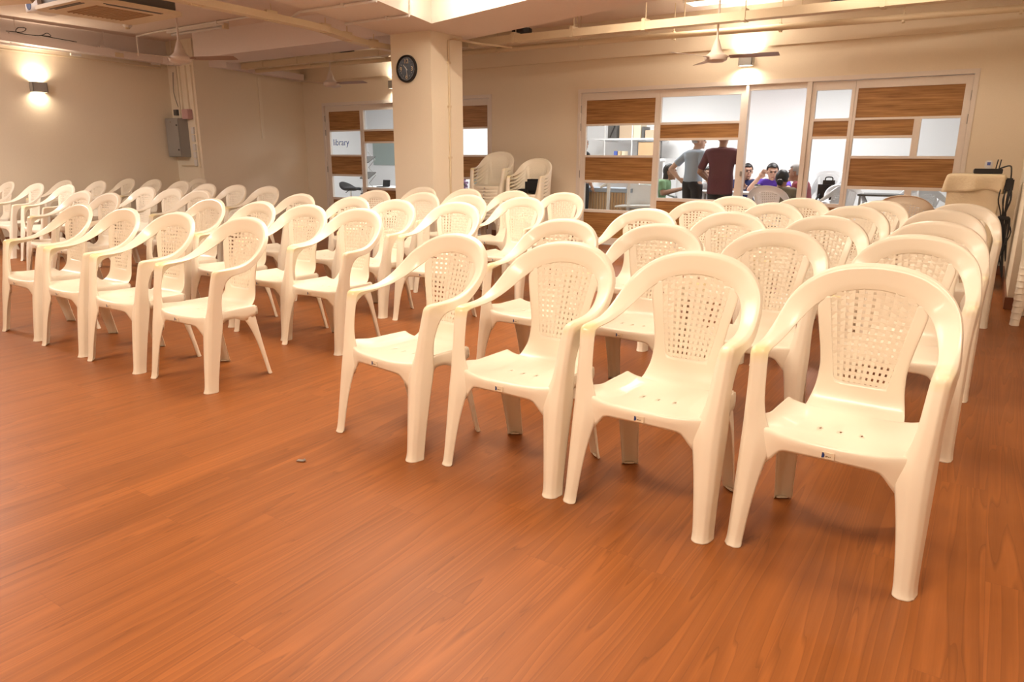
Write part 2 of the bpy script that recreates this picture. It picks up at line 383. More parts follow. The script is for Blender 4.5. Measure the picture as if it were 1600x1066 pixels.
def big_leaf_inner(o):
    y0, y1 = YW+0.022, YW+0.072
    MB().mm((-0.811, y0, 1.24), (-0.741, y1, 1.635)).mm((-0.81, y0, 0.49), (-0.742, y1, 0.865)).mm((-1.41, y0, 1.434), (-0.811, y1, 1.463)).build('glazing_bar', M['frame'], o)
    q = MB().mm((-1.41, y0+0.012, 1.463), (-0.811, y1-0.012, 1.635)).build('wood_panel', M['teak'], o); q['label'] = 'short brown wood panel in the upper left of the leaf'
    MB().mm((-1.41, YW+0.044, 1.24), (-0.811, YW+0.05, 1.434)).build('glass_pane', M['glass'], o)
    MB().mm((-0.741, YW+0.044, 1.24), (-0.376, YW+0.05, 1.635)).build('glass_pane', M['glass'], o)
big_leaf_inner(d2)
d3 = leaf('door', 3, -10.123, -9.235, [(-10.04, -9.275, RZ)])
w5 = leaf('window', 5, -9.233, -8.2, [(-9.19, -8.26, RZ2)])
w6 = leaf('window', 6, -8.198, -7.35, [(-8.15, -7.4, RZ2)])
d4 = leaf('door', 4, -7.348, -6.517, [(-7.30, -6.567, RZ)])
for o, hx in ((d1, -4.95), (d2, -0.305), (d3, -10.128), (d4, -6.512)):
    for z in (1.86, 1.62, 0.98, 0.22):
        MB().lathe([(0.011, -0.05), (0.011, 0.05)], (hx, YW+0.008, z), n=10).build('hinge', M['steel'], o)
MB().box((-2.648, YW-0.012, 1.02), (0.022, 0.02, 0.06), 0.004).build('latch', M['steel'], bpy.data.objects['trim_1'])
# "library" lettering on the glass of the far left leaf
def text_obj(name, body, size, loc, rot, m, parent=None, depth=0.0008, align='LEFT'):
    c = bpy.data.curves.new(name, 'FONT'); c.body = body; c.size = size; c.extrude = depth; c.align_x = align; c.resolution_u = 4
    o = bpy.data.objects.new('tmp', c); COL.objects.link(o); dg = bpy.context.evaluated_depsgraph_get(); dg.update()
    me = bpy.data.meshes.new_from_object(o.evaluated_get(dg)); bpy.data.objects.remove(o); me.materials.clear()
    q = new_obj(name, me, m, parent); q.location = loc; q.rotation_euler = rot; return q
text_obj('library_lettering', 'library', 0.155, (-9.98, YW+0.040, 1.40), (PI/2, 0, 0), M['blue'], d3)

# ------------------------------------------------------------------ office behind the glass
YO = 13.2
struct('floor_office', MB().mm((-13.5, YW, -0.1), (1.2, YO, -0.002)), M['officefloor'])
struct('wall_office_back', MB().mm((-13.5, YO, 0), (1.2, YO+0.1, 2.62)), M['officewall'])
struct('wall_office_left', MB().mm((-13.1, YW+0.13, 0), (-13.0, YO, 2.62)), M['officewall'])
struct('wall_office_right', MB().mm((1.1, YW+0.12, 0), (1.2, YO, 2.62)), M['officewall'])
struct('wall_office_front', MB().mm((-13.5, YW, 0), (XR-0.1, YW+0.12, 2.62)), M['officewall'])
struct('ceiling_office', MB().mm((-13.5, YW+0.12, 2.6), (1.2, YO+0.1, 2.72)), M['officewall'])

# ------------------------------------------------------------------ monobloc armchairs (local frame: front feet at y = -0.2, the sitter faces -Y)
def mirror_rows(rows):
    return [[(-x, y, z) for x, y, z in r] for r in rows]
def lerp(a, b, t): return tuple(a[i]+(b[i]-a[i])*t for i in range(3))
LEG = [  # sections of the front leg, inner edge first: (x, y) x 5 and z
    (0.000, [(.214, -.022), (.234, -.035), (.258, -.030), (.272, -.012), (.276, .026)]),
    (0.014, [(.218, -.013), (.235, -.024), (.255, -.022), (.267, -.007), (.272, .028)]),
    (0.100, [(.210, -.002), (.228, -.014), (.253, -.011), (.266, .004), (.271, .042)]),
    (0.200, [(.199, .013), (.222, .000), (.250, .002), (.266, .018), (.271, .060)]),
    (0.290, [(.181, .034), (.214, .013), (.247, .012), (.265, .028), (.271, .078)]),
    (0.345, [(.168, .046), (.210, .024), (.246, .021), (.265, .037), (.271, .092)]),
    (0.385, [(.185, .056), (.214, .035), (.246, .029), (.265, .044), (.270, .096)])]
POST = [
    [(.185, .056, .385), (.214, .035, .385), (.246, .029, .385), (.265, .044, .385), (.270, .096, .385)],
    [(.207, .060, .44), (.224, .044, .44), (.250, .038, .44), (.265, .052, .44), (.269, .096, .44)],
    [(.213, .068, .50), (.228, .054, .50), (.252, .048, .50), (.266, .061, .50), (.270, .100, .50)],
    [(.218, .083, .565), (.231, .069, .568), (.255, .062, .570), (.269, .074, .568), (.273, .118, .545)],
    [(.221, .094, .602), (.233, .077, .608), (.257, .069, .612), (.272, .079, .608), (.276, .132, .572)],
    [(.222, .101, .614), (.234, .083, .622), (.258, .074, .626), (.273, .084, .620), (.277, .150, .586)],
    [(.223, .112, .620), (.235, .096, .630), (.260, .087, .634), (.274, .096, .628), (.278, .166, .595)],
    [(.223, .130, .623), (.236, .120, .633), (.261, .114, .636), (.275, .120, .629), (.278, .182, .600)],
    [(.223, .165, .624), (.236, .158, .634), (.262, .155, .636), (.276, .158, .629), (.279, .205, .603)],
    [(.222, .225, .627), (.236, .222, .637), (.262, .220, .639), (.276, .220, .632), (.279, .237, .606)],
    [(.220, .280, .636), (.235, .276, .647), (.261, .273, .651), (.275, .272, .646), (.278, .282, .619)]]
HOOP = [  # inner edge, outer edge, flange end
    ((.212, .335, .655), (.270, .325, .673), (.273, .337, .652)),
    ((.198, .388, .684), (.263, .374, .710), (.267, .388, .696)),
    ((.181, .428, .711), (.252, .409, .747), (.256, .425, .738)),
    ((.160, .452, .734), (.230, .438, .782), (.234, .456, .778)),
    ((.130, .469, .755), (.193, .464, .816), (.196, .484, .816)),
    ((.092, .481, .772), (.143, .484, .843), (.145, .505, .846)),
    ((.048, .489, .782), (.078, .496, .859), (.079, .518, .864)),
    ((.000, .492, .786), (.000, .500, .865), (.000, .523, .870))]
def hoop_rows():
    rows = [r for r in POST]
    for k, (i, c, l) in enumerate(HOOP):
        n = Vector((-0.15, -0.7, 0.6)).lerp(Vector((0, -0.97, 0.1)), min(1, k/4)).normalized()*0.005
        a = lerp(i, c, 0.22); b = lerp(i, c, 0.86)
        rows.append([i, tuple(Vector(a)+n), tuple(Vector(b)+n), c, l])
    return rows
PROF = [(.325, .3865, .152), (.345, .3875, .151), (.362, .391, .150), (.376, .399, .148), (.387, .412, .145), (.396, .430, .140), (.403, .450, .136), (.410, .477, .1325), (.423, .527, .1305),
        (.436, .580, .1370), (.449, .630, .1470), (.464, .685, .1590), (.474, .722, .1660), (.481, .750, .1500), (.488, .790, .1300)]
def prof(z):
    for a, b in zip(PROF, PROF[1:]):
        if z <= b[1]: t = (z-a[1])/(b[1]-a[1]); return a[0]+(b[0]-a[0])*t, a[2]+(b[2]-a[2])*t
    return PROF[-1][0], PROF[-1][2]
def back_y(x, z):
    s = min(1, max(0, (z-0.43)/0.22)); s = s*s*(3-2*s)
    return prof(z)[0] - 0.032*(x/0.166)**2*s + 0.004
def lat_half(z): return 0.083 + (0.131-0.083)*(z-0.475)/(0.74-0.475)
def arch_z(x): return 0.792 - 0.045*(abs(x)/0.13)**2
SOL = ('SOLIDIFY', dict(thickness=0.0035, offset=0.0)); SUB = ('SUBSURF', dict(levels=2, render_levels=2)); SUB1 = ('SUBSURF', dict(levels=1, render_levels=1))
YO_ = -0.2
def cm(mb, name, mods):
    mb.xf(Matrix.Translation((0, YO_, 0))); me = mb.mesh(name); r = bake(me, mods)
    r.materials.clear(); r.materials.append(M['chair'])
    for p in r.polygons: p.use_smooth = True
    return r
def chair_meshes():
    ms = {}
    rows = hoop_rows()
    def dens(r):
        r = [tuple(p) for p in r]; b_, c_ = lerp(r[2], r[3], .30), lerp(r[3], r[2], .15); return [r[0], lerp(r[0], r[1], .85), lerp(r[1], r[2], .15), lerp(r[1], r[2], .6), lerp(r[2], b_, .0), b_, c_, lerp(c_, r[4], .15), lerp(c_, r[4], .6), r[4]]
    legrows = [[(x, y, z) for x, y in sec] for z, sec in LEG]
    half = [dens(r) for r in legrows[:-1] + rows]
    whole = half + mirror_rows(half[:-1])[::-1]
    b = MB(); b.grid(whole); b.xf(Matrix.Translation((0, YO_, 0)))
    me = bake(b.mesh('strip'), [SUB, SOL])
    for key, nm, test in (('back_frame', 'back_frame', lambda c: c.z >= .383), ('leg_front1', 'leg', lambda c: c.z < .383 and c.x > 0), ('leg_front-1', 'leg', lambda c: c.z < .383 and c.x < 0)):
        q = bmesh.new(); q.from_mesh(me); bmesh.ops.delete(q, geom=[f for f in q.faces if not test(f.calc_center_median())], context='FACES')
        if nm == 'leg':
            sg = 1 if key == 'leg_front1' else -1; q.faces.new([q.verts.new((sg*x, y+YO_, 0.006)) for x, y in LEG[1][1]])
        m2 = bpy.data.meshes.new(nm); q.to_mesh(m2); q.free(); m2.materials.append(M['chair'])
        for p in m2.polygons: p.use_smooth = True
        ms[key] = m2
    for sgn in (1, -1):
        RL = [(0.000, [(.228, .383), (.231, .406), (.208, .425), (.172, .427)]), (0.012, [(.224, .383), (.226, .403), (.205, .419), (.173, .421)]),
              (0.20, [(.222, .334), (.224, .360), (.204, .378), (.163, .380)]), (0.30, [(.219, .292), (.222, .338), (.201, .360), (.150, .362)]),
              (0.345, [(.215, .262), (.219, .328), (.199, .355), (.130, .358)]), (0.392, [(.212, .235), (.215, .322), (.196, .350), (.110, .354)])]
        b = MB(); b.grid([[(sgn*x, y, z) for x, y in sec] for z, sec in RL])
        sec = RL[1][1]; b.bm.faces.new([b.bm.verts.new((sgn*x, y, 0.006)) for x, y in sec])
        ms['leg_rear%d' % sgn] = cm(b, 'leg', [SUB, SOL])
    # seat: pan with small slots, rounded front lip and aprons
    xs = [-.212, -.200, -.18, -.155, -.125, -.095, -.068, -.060, -.052, -.030, -.004, .004, .030, .052, .060, .068, .095, .125, .155, .18, .200, .212]
    xs = sorted(set([-.2125, -.203, -.185, -.160, -.135, -.122, -.114, -.100, -.082, -.064, -.056, -.042, -.022, -.004, .004, .022, .042, .056, .064, .082, .100, .114, .122, .135, .160, .185, .203, .2125]))
    ts = [0, .06, .14, .25, .36, .445, .500, .56, .68, .74, .78, .88, .95, 1.0]
    grooves = ((-.064, -.056), (-.004, .004), (.056, .064), (-.122, -.114), (.114, .122))
    def yf(x): return .014 + .060*(abs(x)/.2125)**2.4
    def zs(x, y):
        e = (abs(x)/.2125); z = .388 + .020*e**5 - .005*max(0, 1-((y-.18)/.16)**2)*(1-e**2)
        for a, b in grooves:
            if a-.001 <= x <= b+.001 and .08 < y < .30: z -= .0015
        return z
    def wd(y): f = min(1, max(0, (.155-y)/.065)); return .207+.004*min(1, (.352-y)/.15)+.044*f*f*(3-2*f)
    rows = []
    for t in ts:
        r = []
        for x in xs:
            y = .352 + (yf(x)-.352)*t
            xx = x*wd(y)/.2125; r.append((xx, y, zs(x, y)))
        rows.append(r)
    def zb(x):
        a = abs(x); return .346 - .006*(a/.105)**2 if a < .105 else max(.265, .340 - .078*((a-.105)/.047)**1.9)
    for f in (0.10, 0.30, 0.62, 1.0):
        r = []
        for x in xs:
            z0 = zs(x, yf(x)); r.append((x*wd(yf(x))/.2125, yf(x)-(0.006 if f > 0.2 else 0.003)+0.006*(f-0.3)*(f > .3), z0+(zb(x)-z0)*f - (0.0 if f > .2 else -0.001)))
        rows.append(r)
    b = MB(); bm = b.bm; v = [[bm.verts.new(p) for p in r] for r in rows]
    slots = {(6, k) for k in range(len(xs)-1) if any(abs(xs[k]-a) < 1e-6 for a, c in grooves[:3])} | {(9, k) for k in range(len(xs)-1) if any(abs(xs[k]-a) < 1e-6 for a, c in grooves[:3])}
    for i in range(len(v)-1):
        for k in range(len(xs)-1):
            if (i, k) in slots and i == 6: continue
            bm.faces.new((v[i][k], v[i][k+1], v[i+1][k+1], v[i+1][k]))
    for sgn in (1, -1):   # side aprons
        cols = [(.105, .350), (.125, .357), (.155, .360), (.19, .360), (.22, .354), (.245, .338), (.275, .332), (.31, .345), (.350, .350)]
        b.grid([[(sgn*(wd(y)-.001), y, .407) for y, zz in cols], [(sgn*(wd(y)+.006), y, .397) for y, zz in cols], [(sgn*(wd(y)+.008), y, zz) for y, zz in cols]])
    ax = (-.213, -.195, -.12, 0, .12, .195, .213)
    b.grid([[(x, .351, .388+.018*(abs(x)/.213)**5) for x in ax], [(x, .357, .382+.010*(abs(x)/.213)**5) for x in ax], [(x, .358, .350) for x in ax]])
    ms['seat'] = cm(b, 'seat', [SUB1, SOL])
    # back panel: lower plate and two stiles
    b = MB()
    zz = [p[1] for p in PROF[:8]] + [.500, .527, .553, .58, .605, .63, .658, .685, .705, .722, .738, .752]
    cols = [('e', 0), ('e', .08), ('e', .5), ('e', .9), ('e', 1), ('m', -.5), ('m', 0), ('m', .5)]
    rows = []
    for z in zz:
        yc, hw = prof(z); lh = max(.079, lat_half(z)-.002); w = min(1, max(0, (z-.386)/.05)); s_ = 1 if z > .45 else w
        def pt(x, rim=0): return (x, (back_y(x, z) if z > .45 else yc+.004*w)+rim, z)
        half = [hw, hw-.004, hw-.35*(hw-lh), lh+.006, lh]
        right = [pt(x, .004 if k == 0 and z > .42 else 0) for k, x in enumerate(half)]
        left = [(-x, y, q) for x, y, q in right][::-1]
        mid = [pt(lh*u) for u in (.5, 0, -.5)]
        rows.append(right + mid + left)
    bm = b.bm; v = [[bm.verts.new(p) for p in r] for r in rows]
    for i in range(len(v)-1):
        for k in range(len(v[0])-1):
            if zz[i] > .476 and 4 <= k <= 7: continue
            bm.faces.new((v[i][k], v[i][k+1], v[i+1][k+1], v[i+1][k]))
    ms['backrest'] = cm(b, 'backrest', [SUB1, SOL])
    # woven lattice
    b = MB(); bm = b.bm; NV, NH = 10, 15
    def P(u, z, off):
        x = lat_half(z)*u; return Vector((x, back_y(x, z)+off, z))
    def ribbon(samples, wide):
        """samples: (centre, half-width vector); box-section ribbon"""
        rings = []
        for c, w in samples:
            d = Vector((0, .0007, 0)); rings.append([bm.verts.new(c-w-d), bm.verts.new(c+w-d), bm.verts.new(c+w+d), bm.verts.new(c-w+d)])
        for a, c in zip(rings, rings[1:]):
            for k in range(4): bm.faces.new((a[k], a[(k+1) % 4], c[(k+1) % 4], c[k]))
        bm.faces.new(rings[0]); bm.faces.new(rings[-1][::-1])
    zh = [.4745 + (j+.5)*(.0213) for j in range(NH)]
    us = [-1 + (i+.5)*2/NV for i in range(NV)]
    H = .0006
    for i, u in enumerate(us):
        sm = []
        for j, z in enumerate([.466] + zh):
            if z > arch_z(lat_half(.74)*u)+.004: break
            off = 0 if j == 0 else (H if (i+j) % 2 else -H)
            wd = lat_half(z)/NV*0.63; sm.append((P(u, z, off), Vector((wd, 0, 0))))
            if j: zz2 = z+.01065; sm.append((P(u, zz2, 0), Vector((lat_half(zz2)/NV*.63, 0, 0))))
        ribbon(sm, 0)
    for j, z in enumerate(zh):
        sm = [(P(-1.02, z, 0), Vector((0, 0, .0067)))]
        for i, u in enumerate(us):
            if z > arch_z(lat_half(z)*u)+.012: continue
            off = -H if (i+j+1) % 2 else H
            sm.append((P(u, z, off), Vector((0, 0, .0067)))); sm.append((P(u+1/NV, z, 0), Vector((0, 0, .0067))))
        if len([1 for s_ in sm]) > 3:
            if z > arch_z(lat_half(z))+.012: sm = sm[1:]
            ribbon(sm, 0)
    b.xf(Matrix.Translation((0, YO_, 0))); me = b.mesh('woven_panel'); me.materials.append(M['chair']); ms['woven_panel'] = me
    # maker's sticker on the front apron
    def fy(x): return yf(x)-.0085
    b = MB(); b.mm((-.018, fy(0)-.0006, .353), (.018, fy(0)+.002, .373)); b.xf(Matrix.Translation((0, YO_, 0))); me = b.mesh('sticker'); me.materials.append(M['sticker']); ms['sticker'] = me
    b = MB(); pts = [(-.017, .355), (-.011, .356), (-.0085, .361), (-.009, .367), (-.013, .372), (-.016, .371)]
    vs = [b.bm.verts.new((x, fy(0)-.0012, z)) for x, z in pts]; b.bm.faces.new(vs); b.xf(Matrix.Translation((0, YO_, 0))); me = b.mesh('sticker_logo'); me.materials.append(M['navyprint']); ms['logo'] = me
    b = MB()
    for x, z, w, h in ((-.004, .3605, .003, .004), (-.0005, .3608, .002, .003), (.003, .3602, .003, .0025), (.007, .361, .002, .003)): b.box((x, fy(0)-.0010, z), (w, .0004, h))
    b.xf(Matrix.Translation((0, YO_, 0))); me = b.mesh('sticker_print'); me.materials.append(M['brownprint']); ms['print'] = me
    return ms
M['sticker'] = mat('sticker_film', (0.80, 0.70, 0.54), 0.45)
CM = chair_meshes()
def make_chair(white=False):
    t = thing('plastic_armchair', 'cream plastic armchair', 'chair')
    parts = {}
    for k, n in (('seat', 'seat'), ('backrest', 'backrest'), ('woven_panel', 'woven_panel'), ('back_frame', 'back_frame'),
                 ('leg_front1', 'leg'), ('leg_front-1', 'leg'), ('leg_rear1', 'leg'), ('leg_rear-1', 'leg')):
        me = CM[k]
        if white: me = me.copy(); me.materials.clear(); me.materials.append(M['whitechair'])
        par = parts['backrest'] if k == 'woven_panel' else t
        parts[k] = new_obj(n, me, None, par)
    if not white:
        parts['back_frame']['label'] = 'hoop and arms yellowed where hands rub the front corners'
        st = new_obj('sticker', CM['sticker'], None, parts['seat']); st['label'] = 'small maker sticker with a blue mark'
        me = CM['sticker']
        # logo and print live in the sticker's own mesh
        bm = bmesh.new()
        for i, kx in enumerate(('sticker', 'logo', 'print')):
            n0 = len(bm.faces); bm.from_mesh(CM[kx]); bm.faces.ensure_lookup_table()
            for f in bm.faces[n0:]: f.material_index = i
        m2 = bpy.data.meshes.new('sticker'); bm.to_mesh(m2); bm.free()
        for kx in ('sticker', 'navyprint', 'brownprint'): m2.materials.append(M[kx])
        st.data = m2
    return t
CHAIR0 = make_chair(); used = [False]
def place(x, y, deg, label, group, z=0.0, proto=None, u=None):
    p = proto or CHAIR0; u = u if u is not None else used
    if not u[0]: t = p; u[0] = True
    else: t = copy_tree(p)
    t.location = (x, y, z); t.rotation_euler = (0, 0, math.radians(deg)); t['label'] = label; t['group'] = group
    return t
ROW = ['front', 'second', 'third', 'fourth', 'fifth', 'sixth']; NUM = ['first', 'second', 'third', 'fourth', 'fifth', 'sixth', 'seventh']
RIGHT = [  # (x, y of the hoop top, turn)
    [(-1.99, 2.56, -8), (-1.42, 2.58, -1.6), (-.862, 2.58, -.8), (-.27, 2.61, -2)],
    [(-1.99, 3.57, -2), (-1.42, 3.60, 0), (-.84, 3.67, 0), (-.24, 3.76, -1)],
    [(-1.95, 4.66, -3), (-1.38, 4.71, 0), (-.81, 4.72, 2), (-.22, 4.66, 0)],
    [(-1.97, 5.81, 2), (-1.40, 5.87, 0), (-.81, 5.84, -4), (-.24, 5.79, 0)],
    [(-1.96, 6.70, 0), (-1.38, 6.76, 3), (-.74, 6.73, -14), (-.16, 6.67, 1)]]
MID = [
    [(-5.42, 2.60, -1), (-4.77, 2.57, -1), (-4.17, 2.56, 1), (-3.52, 2.58, .7)],
    [(-5.32, 3.58, 0), (-4.70, 3.58, -1), (-4.10, 3.53, 2), (-3.52, 3.48, 1)],
    [(-5.37, 4.55, 0), (-4.62, 4.49, 0), (-4.04, 4.40, 2), (-3.44, 4.44, 4)],
    [(-5.37, 5.55, 0), (-4.65, 5.46, 0), (-4.05, 5.39, 2), (-3.44, 5.40, 2)],
    [(-5.50, 6.45, 0), (-4.83, 6.41, 0), (-4.18, 6.37, -3), (-3.56, 6.34, 2)]]
LEFT = [
    [(-7.46, 3.62, 0), (-6.88, 3.58, 0)],
    [(-10.78, 4.32, -3), (-9.94, 4.29, 0), (-9.16, 4.28, 0), (-7.91, 4.53, 0), (-7.335, 4.49, 0), (-6.76, 4.43, 1)],
    [(-10.87, 5.06, 2), (-10.27, 5.22, 0), (-8.27, 5.53, 0), (-7.69, 5.54, 0), (-7.06, 5.51, 0)],
    [(-11.02, 6.04, 0), (-10.40, 6.09, 0), (-9.54, 5.99, 0)],
    [(-10.48, 6.88, 0)]]
def fill():
    tw = {0: 'leftmost', 1: 'second from the left', 2: 'third from the left', 3: 'rightmost'}
    for block, rows in (('right-hand block', RIGHT), ('middle block', MID)):
        for r, row in enumerate(rows):
            for c, (x, y, a) in enumerate(row):
                rad = math.radians(a); ox, oy = x + .30*math.sin(rad), y - .30*math.cos(rad)
                place(ox, oy, a, 'cream plastic armchair, %s, %s row, %s' % (tw[c], ROW[r], block), 'cream armchairs in the %s' % block)
    ln = [['left', 'right'], ['first', 'second', 'third', 'fourth', 'fifth', 'sixth'], ['first', 'second', 'third', 'fourth', 'fifth'], ['first', 'second', 'third'], ['only']]
    for r, row in enumerate(LEFT):
        for c, (x, y, a) in enumerate(row):
            rad = math.radians(a); ox, oy = x + .30*math.sin(rad), y - .30*math.cos(rad)
            if r == 4: lb = 'pale plastic armchair alone behind all rows by the electrical wall corner'
            elif r == 0: lb = 'pale plastic armchair on the %s of the pair heading the far left block' % ln[0][c]
            else: lb = 'pale armchair, %s from the left wall, %s row, far left block' % (ln[r][c], ROW[r])
            place(ox, oy, a, lb, 'pale armchairs in the far left block')
fill()
def stack(x, y, deg, n, where, group, z0=0.0, proto=None, u=None, pitch=.047):
    for k in range(n):
        nm = 'lowest' if k == 0 else 'topmost' if k == n-1 else '%s from the bottom' % ['', 'second', 'third', 'fourth', 'fifth', 'sixth', 'seventh', 'eighth', 'ninth', 'tenth'][k]
        c = place(x, y, deg, 'plastic armchair, %s, stack %s' % (nm, where), group, z0+k*pitch, proto, u)
        c.location.y += 0.006*k*math.cos(math.radians(deg)); c.location.x -= .006*k*math.sin(math.radians(deg))
stack(-5.95, 8.42, 8, 10, 'beside the far left glazed front', 'stacked armchairs beside the left glazed front')
stack(-5.33, 8.42, 4, 8, 'with the black bag on its seat', 'stacked armchairs under the black bag')
stack(0.535, 6.61, 0, 10, 'at the right edge by the wall block', 'stacked armchairs at the right edge')


# ------------------------------------------------------------------ ceiling services of the hall
LIGHT_NAMES = ['square ceiling light recessed in the bright ceiling well', 'added ceiling fill light above the open floor nearest the camera', 'added ceiling fill light above the open floor on the left',
               'added ceiling fill light over the empty floor by the left wall', 'added ceiling fill light above the right-hand rows', 'slim ceiling light above the doorway fan', 'added slim fill light over the last right-hand rows', 'added slim fill light between the soffit and the cable trays']
for (x, y, z, sx, sy, p, c), lb in zip(HALL_AND_FILL_LIGHTS, LIGHT_NAMES):  # the added fill lights get housings and diffusers too
    t = thing('ceiling_light', lb, 'ceiling light', (x, y, ZC))
    f = MB()
    for a, b in (((-sx/2-.03, -sy/2-.03), (-sx/2, sy/2+.03)), ((sx/2, -sy/2-.03), (sx/2+.03, sy/2+.03)), ((-sx/2, -sy/2-.03), (sx/2, -sy/2)), ((-sx/2, sy/2), (sx/2, sy/2+.03))):
        f.mm((a[0], a[1], -.05), (b[0], b[1], -.001))
    f.build('housing', M['whitep'], t)
    MB().mm((-sx/2, -sy/2, -.02), (sx/2, sy/2, -.012)).build('diffuser', M['tube'], t)
for (x, y, z, L, a, p), lb in zip(WELL_BATTENS, ('long fluorescent batten along the far face of the ceiling well', 'fluorescent batten along the left face of the ceiling well')):
    t = thing('fluorescent_light', lb, 'ceiling light', (x, y, ZC), a)
    MB().mm((-L/2, -.10, -.045), (L/2, -.04, -.001)).build('batten', M['whitep'], t); MB().tube([(-L/2, -.07, -.065), (L/2, -.07, -.065)], .013, 10).build('lamp_tube', M['tube'], t, True)
for i, (x, y, z, sx, sy, p) in enumerate(OFFICE_LIGHTS):
    t = thing('ceiling_light', ['square office ceiling light above the seated group', 'square office ceiling light near the wall shelf', 'square office ceiling light in the library corner'][i], 'ceiling light', (x, y, 2.6))
    MB().mm((-sx/2-.03, -sy/2-.03, -.03), (sx/2+.03, sy/2+.03, -.001)).build('housing', M['whitep'], t)
    MB().mm((-sx/2, -sy/2, -.036), (sx/2, sy/2, -.031)).build('diffuser', M['tube'], t)

# wall lamps shining up and down
def wall_lamp(loc, rz, w, h, d, label, pu, pd, col):
    t = thing('wall_lamp', label, 'wall lamp', loc, rz, 'up-and-down wall lamps')
    b = MB()   # open box: back, two sides, front
    b.mm((-w/2, -.008, -h/2), (w/2, 0, h/2)).mm((-w/2, -d, -h/2), (w/2, -d+.006, h/2)).mm((-w/2, -d, -h/2), (-w/2+.006, 0, h/2)).mm((w/2-.006, -d, -h/2), (w/2, 0, h/2))
    b.build('housing', M['grey'], t)
    MB().mm((-w/2+.006, -d+.006, -h/2+.008), (w/2-.006, -.008, -h/2+.014)).build('lens', M['bulb'], t)
    MB().mm((-w/2+.006, -d+.006, h/2-.014), (w/2-.006, -.008, h/2-.008)).build('lens', M['bulb'], t)
    for s, p in ((1, pu), (-1, pd)):
        l = area('wall_lamp_light', (0, -d/2, s*(h/2+.004)), w*.7, d*.6, p, col, (PI if s > 0 else 0, 0, 0)); l.parent = t; l.data.spread = math.radians(150)
    return t
wall_lamp((XL, 5.09, 2.125), PI/2, .19, .13, .10, 'grey up-and-down wall lamp on the left wall', 5, 1.6, (1, .80, .58))
wall_lamp((-2.67, YW-.03, 2.345), 0, .16, .12, .11, 'grey up-and-down wall lamp above the open office doorway', 5, 3.2, (1, .88, .72))
wall_lamp((-8.35, YW-.03, 2.345), 0, .16, .12, .11, 'grey up-and-down wall lamp mostly behind the column', 5, 3.2, (1, .88, .72))

def ceiling_fan(loc, rod, a0, label):
    t = thing('ceiling_fan', label, 'ceiling fan', loc, 0, 'ceiling fans')
    MB().lathe([(.004, -.055), (.08, -.048), (.115, -.03), (.122, -.005), (.118, .015), (.09, .03), (.06, .06), (.045, .11), (.028, .16), (.014, .19), (.013, .2)], (0, 0, 0), n=28).build('motor', M['fan'], t, True)
    MB().tube([(0, 0, .19), (0, 0, rod)], .011, 10).build('rod', M['fan'], t, True)
    MB().lathe([(.012, rod-.09), (.03, rod-.085), (.055, rod-.03), (.06, rod)], (0, 0, 0), n=20).build('canopy', M['fan'], t, True)
    for k in range(3):
        a = math.radians(a0 + 120*k); b = MB()
        rows = []
        for s in [i/8 for i in range(9)]:
            r = .14 + s*.50; w = (.045 + .028*math.sin(min(1, s*1.15)*PI*.55)) * (1 if s < .95 else .8)
            rows.append([(r, -w, .012), (r, 0, .004), (r, w, -.008), (r, w, -.011), (r, 0, .001), (r, -w, .009)])
        b.grid(rows, closed=True); b.bm.faces.ensure_lookup_table()
        b.mm((.10, -.018, -.004), (.18, .018, .004)); b.xf(Matrix.Rotation(a, 4, 'Z')); b.build('blade', M['blade'] if k == 0 else M['fan'], t, False)
ceiling_fan((-7.7, 4.97, 2.25), ZC-2.25, 28, 'ceiling fan nearest the left wall lamp, on a long rod')
ceiling_fan((-8.6, 8.0, 2.28), ZC-2.28, 8, 'small-looking ceiling fan above the library front, left of the column')
ceiling_fan((-2.65, 7.95, 2.25), ZC-2.25, 6, 'ceiling fan in front of the lamp above the office doorway')

# ceiling cassette air conditioner
def cassette():
    t = thing('ceiling_air_conditioner', 'square ceiling air conditioner with grey body and cream panel', 'air conditioner', (-7.30, 4.03, 2.53))
    h = .475; p = MB()
    p.prism([(-h, -h+.05), (-h+.05, -h), (h-.05, -h), (h, -h+.05), (h, h-.05), (h-.05, h), (-h+.05, h), (-h, h-.05)], 0, .035); p.build('panel', M['cream'], t)
    for k in range(2):
        b = MB().box((0, -.415, -.001), (.56, .016, .006)).box((0.02, -.385, -.001), (.52, .016, .006)).xf(Matrix.Rotation(k*PI/2, 4, 'Z')); b.build('air_slot', M['greydk'], t)
    g = MB(); g.mm((-.27, -.27, -.004), (.27, .27, .001))
    for i in range(12): g.mm((-.27, -.26+i*.045, -.009), (.27, -.25+i*.045, -.003))
    g.build('intake_grille', mat('grille_tan', (.42, .28, .15), .6), t)
    MB().mm((-.42, -.42, .035), (.42, .42, .32), .01).build('body', M['greydk'], t)
    MB().mm((-.44, -.30, .06), (-.421, .30, .28)).build('foil_cover', M['chrome'], t)
    for sx in (-1, 1):
        for sy in (-1, 1): MB().tube([(sx*.40, sy*.40, .30), (sx*.40, sy*.40, ZC-2.53)], .006, 6).build('hanger_rod', M['steel'], t)
cassette()
t = thing('pump_box', 'white box with a dark blue round mark beside the air conditioner', 'box', (-8.02, 3.78, 2.56))
MB().mm((-.13, -.12, 0), (.13, .12, .2), .006).build('case', M['whitep'], t)
MB().lathe([(.045, -.121), (.045, -.1235)], (-.05, 0, .06), 'Y', 20).build('round_mark', M['navyprint'], t)
MB().tube([(-.1, .0, .2), (-.1, 0, ZC-2.56)], .006, 6).build('hanger_rod', M['steel'], t)
tr = MB(); tr.tube([(-9.6, 2.75, 2.62), (-8.4, 3.3, 2.62), (-7.75, 3.55, 2.62)], [.05, .05, .035], 4)
tag(tr.build('trunking', M['cream']), 'short cream trunking end beside the air conditioner', 'cable trunking')

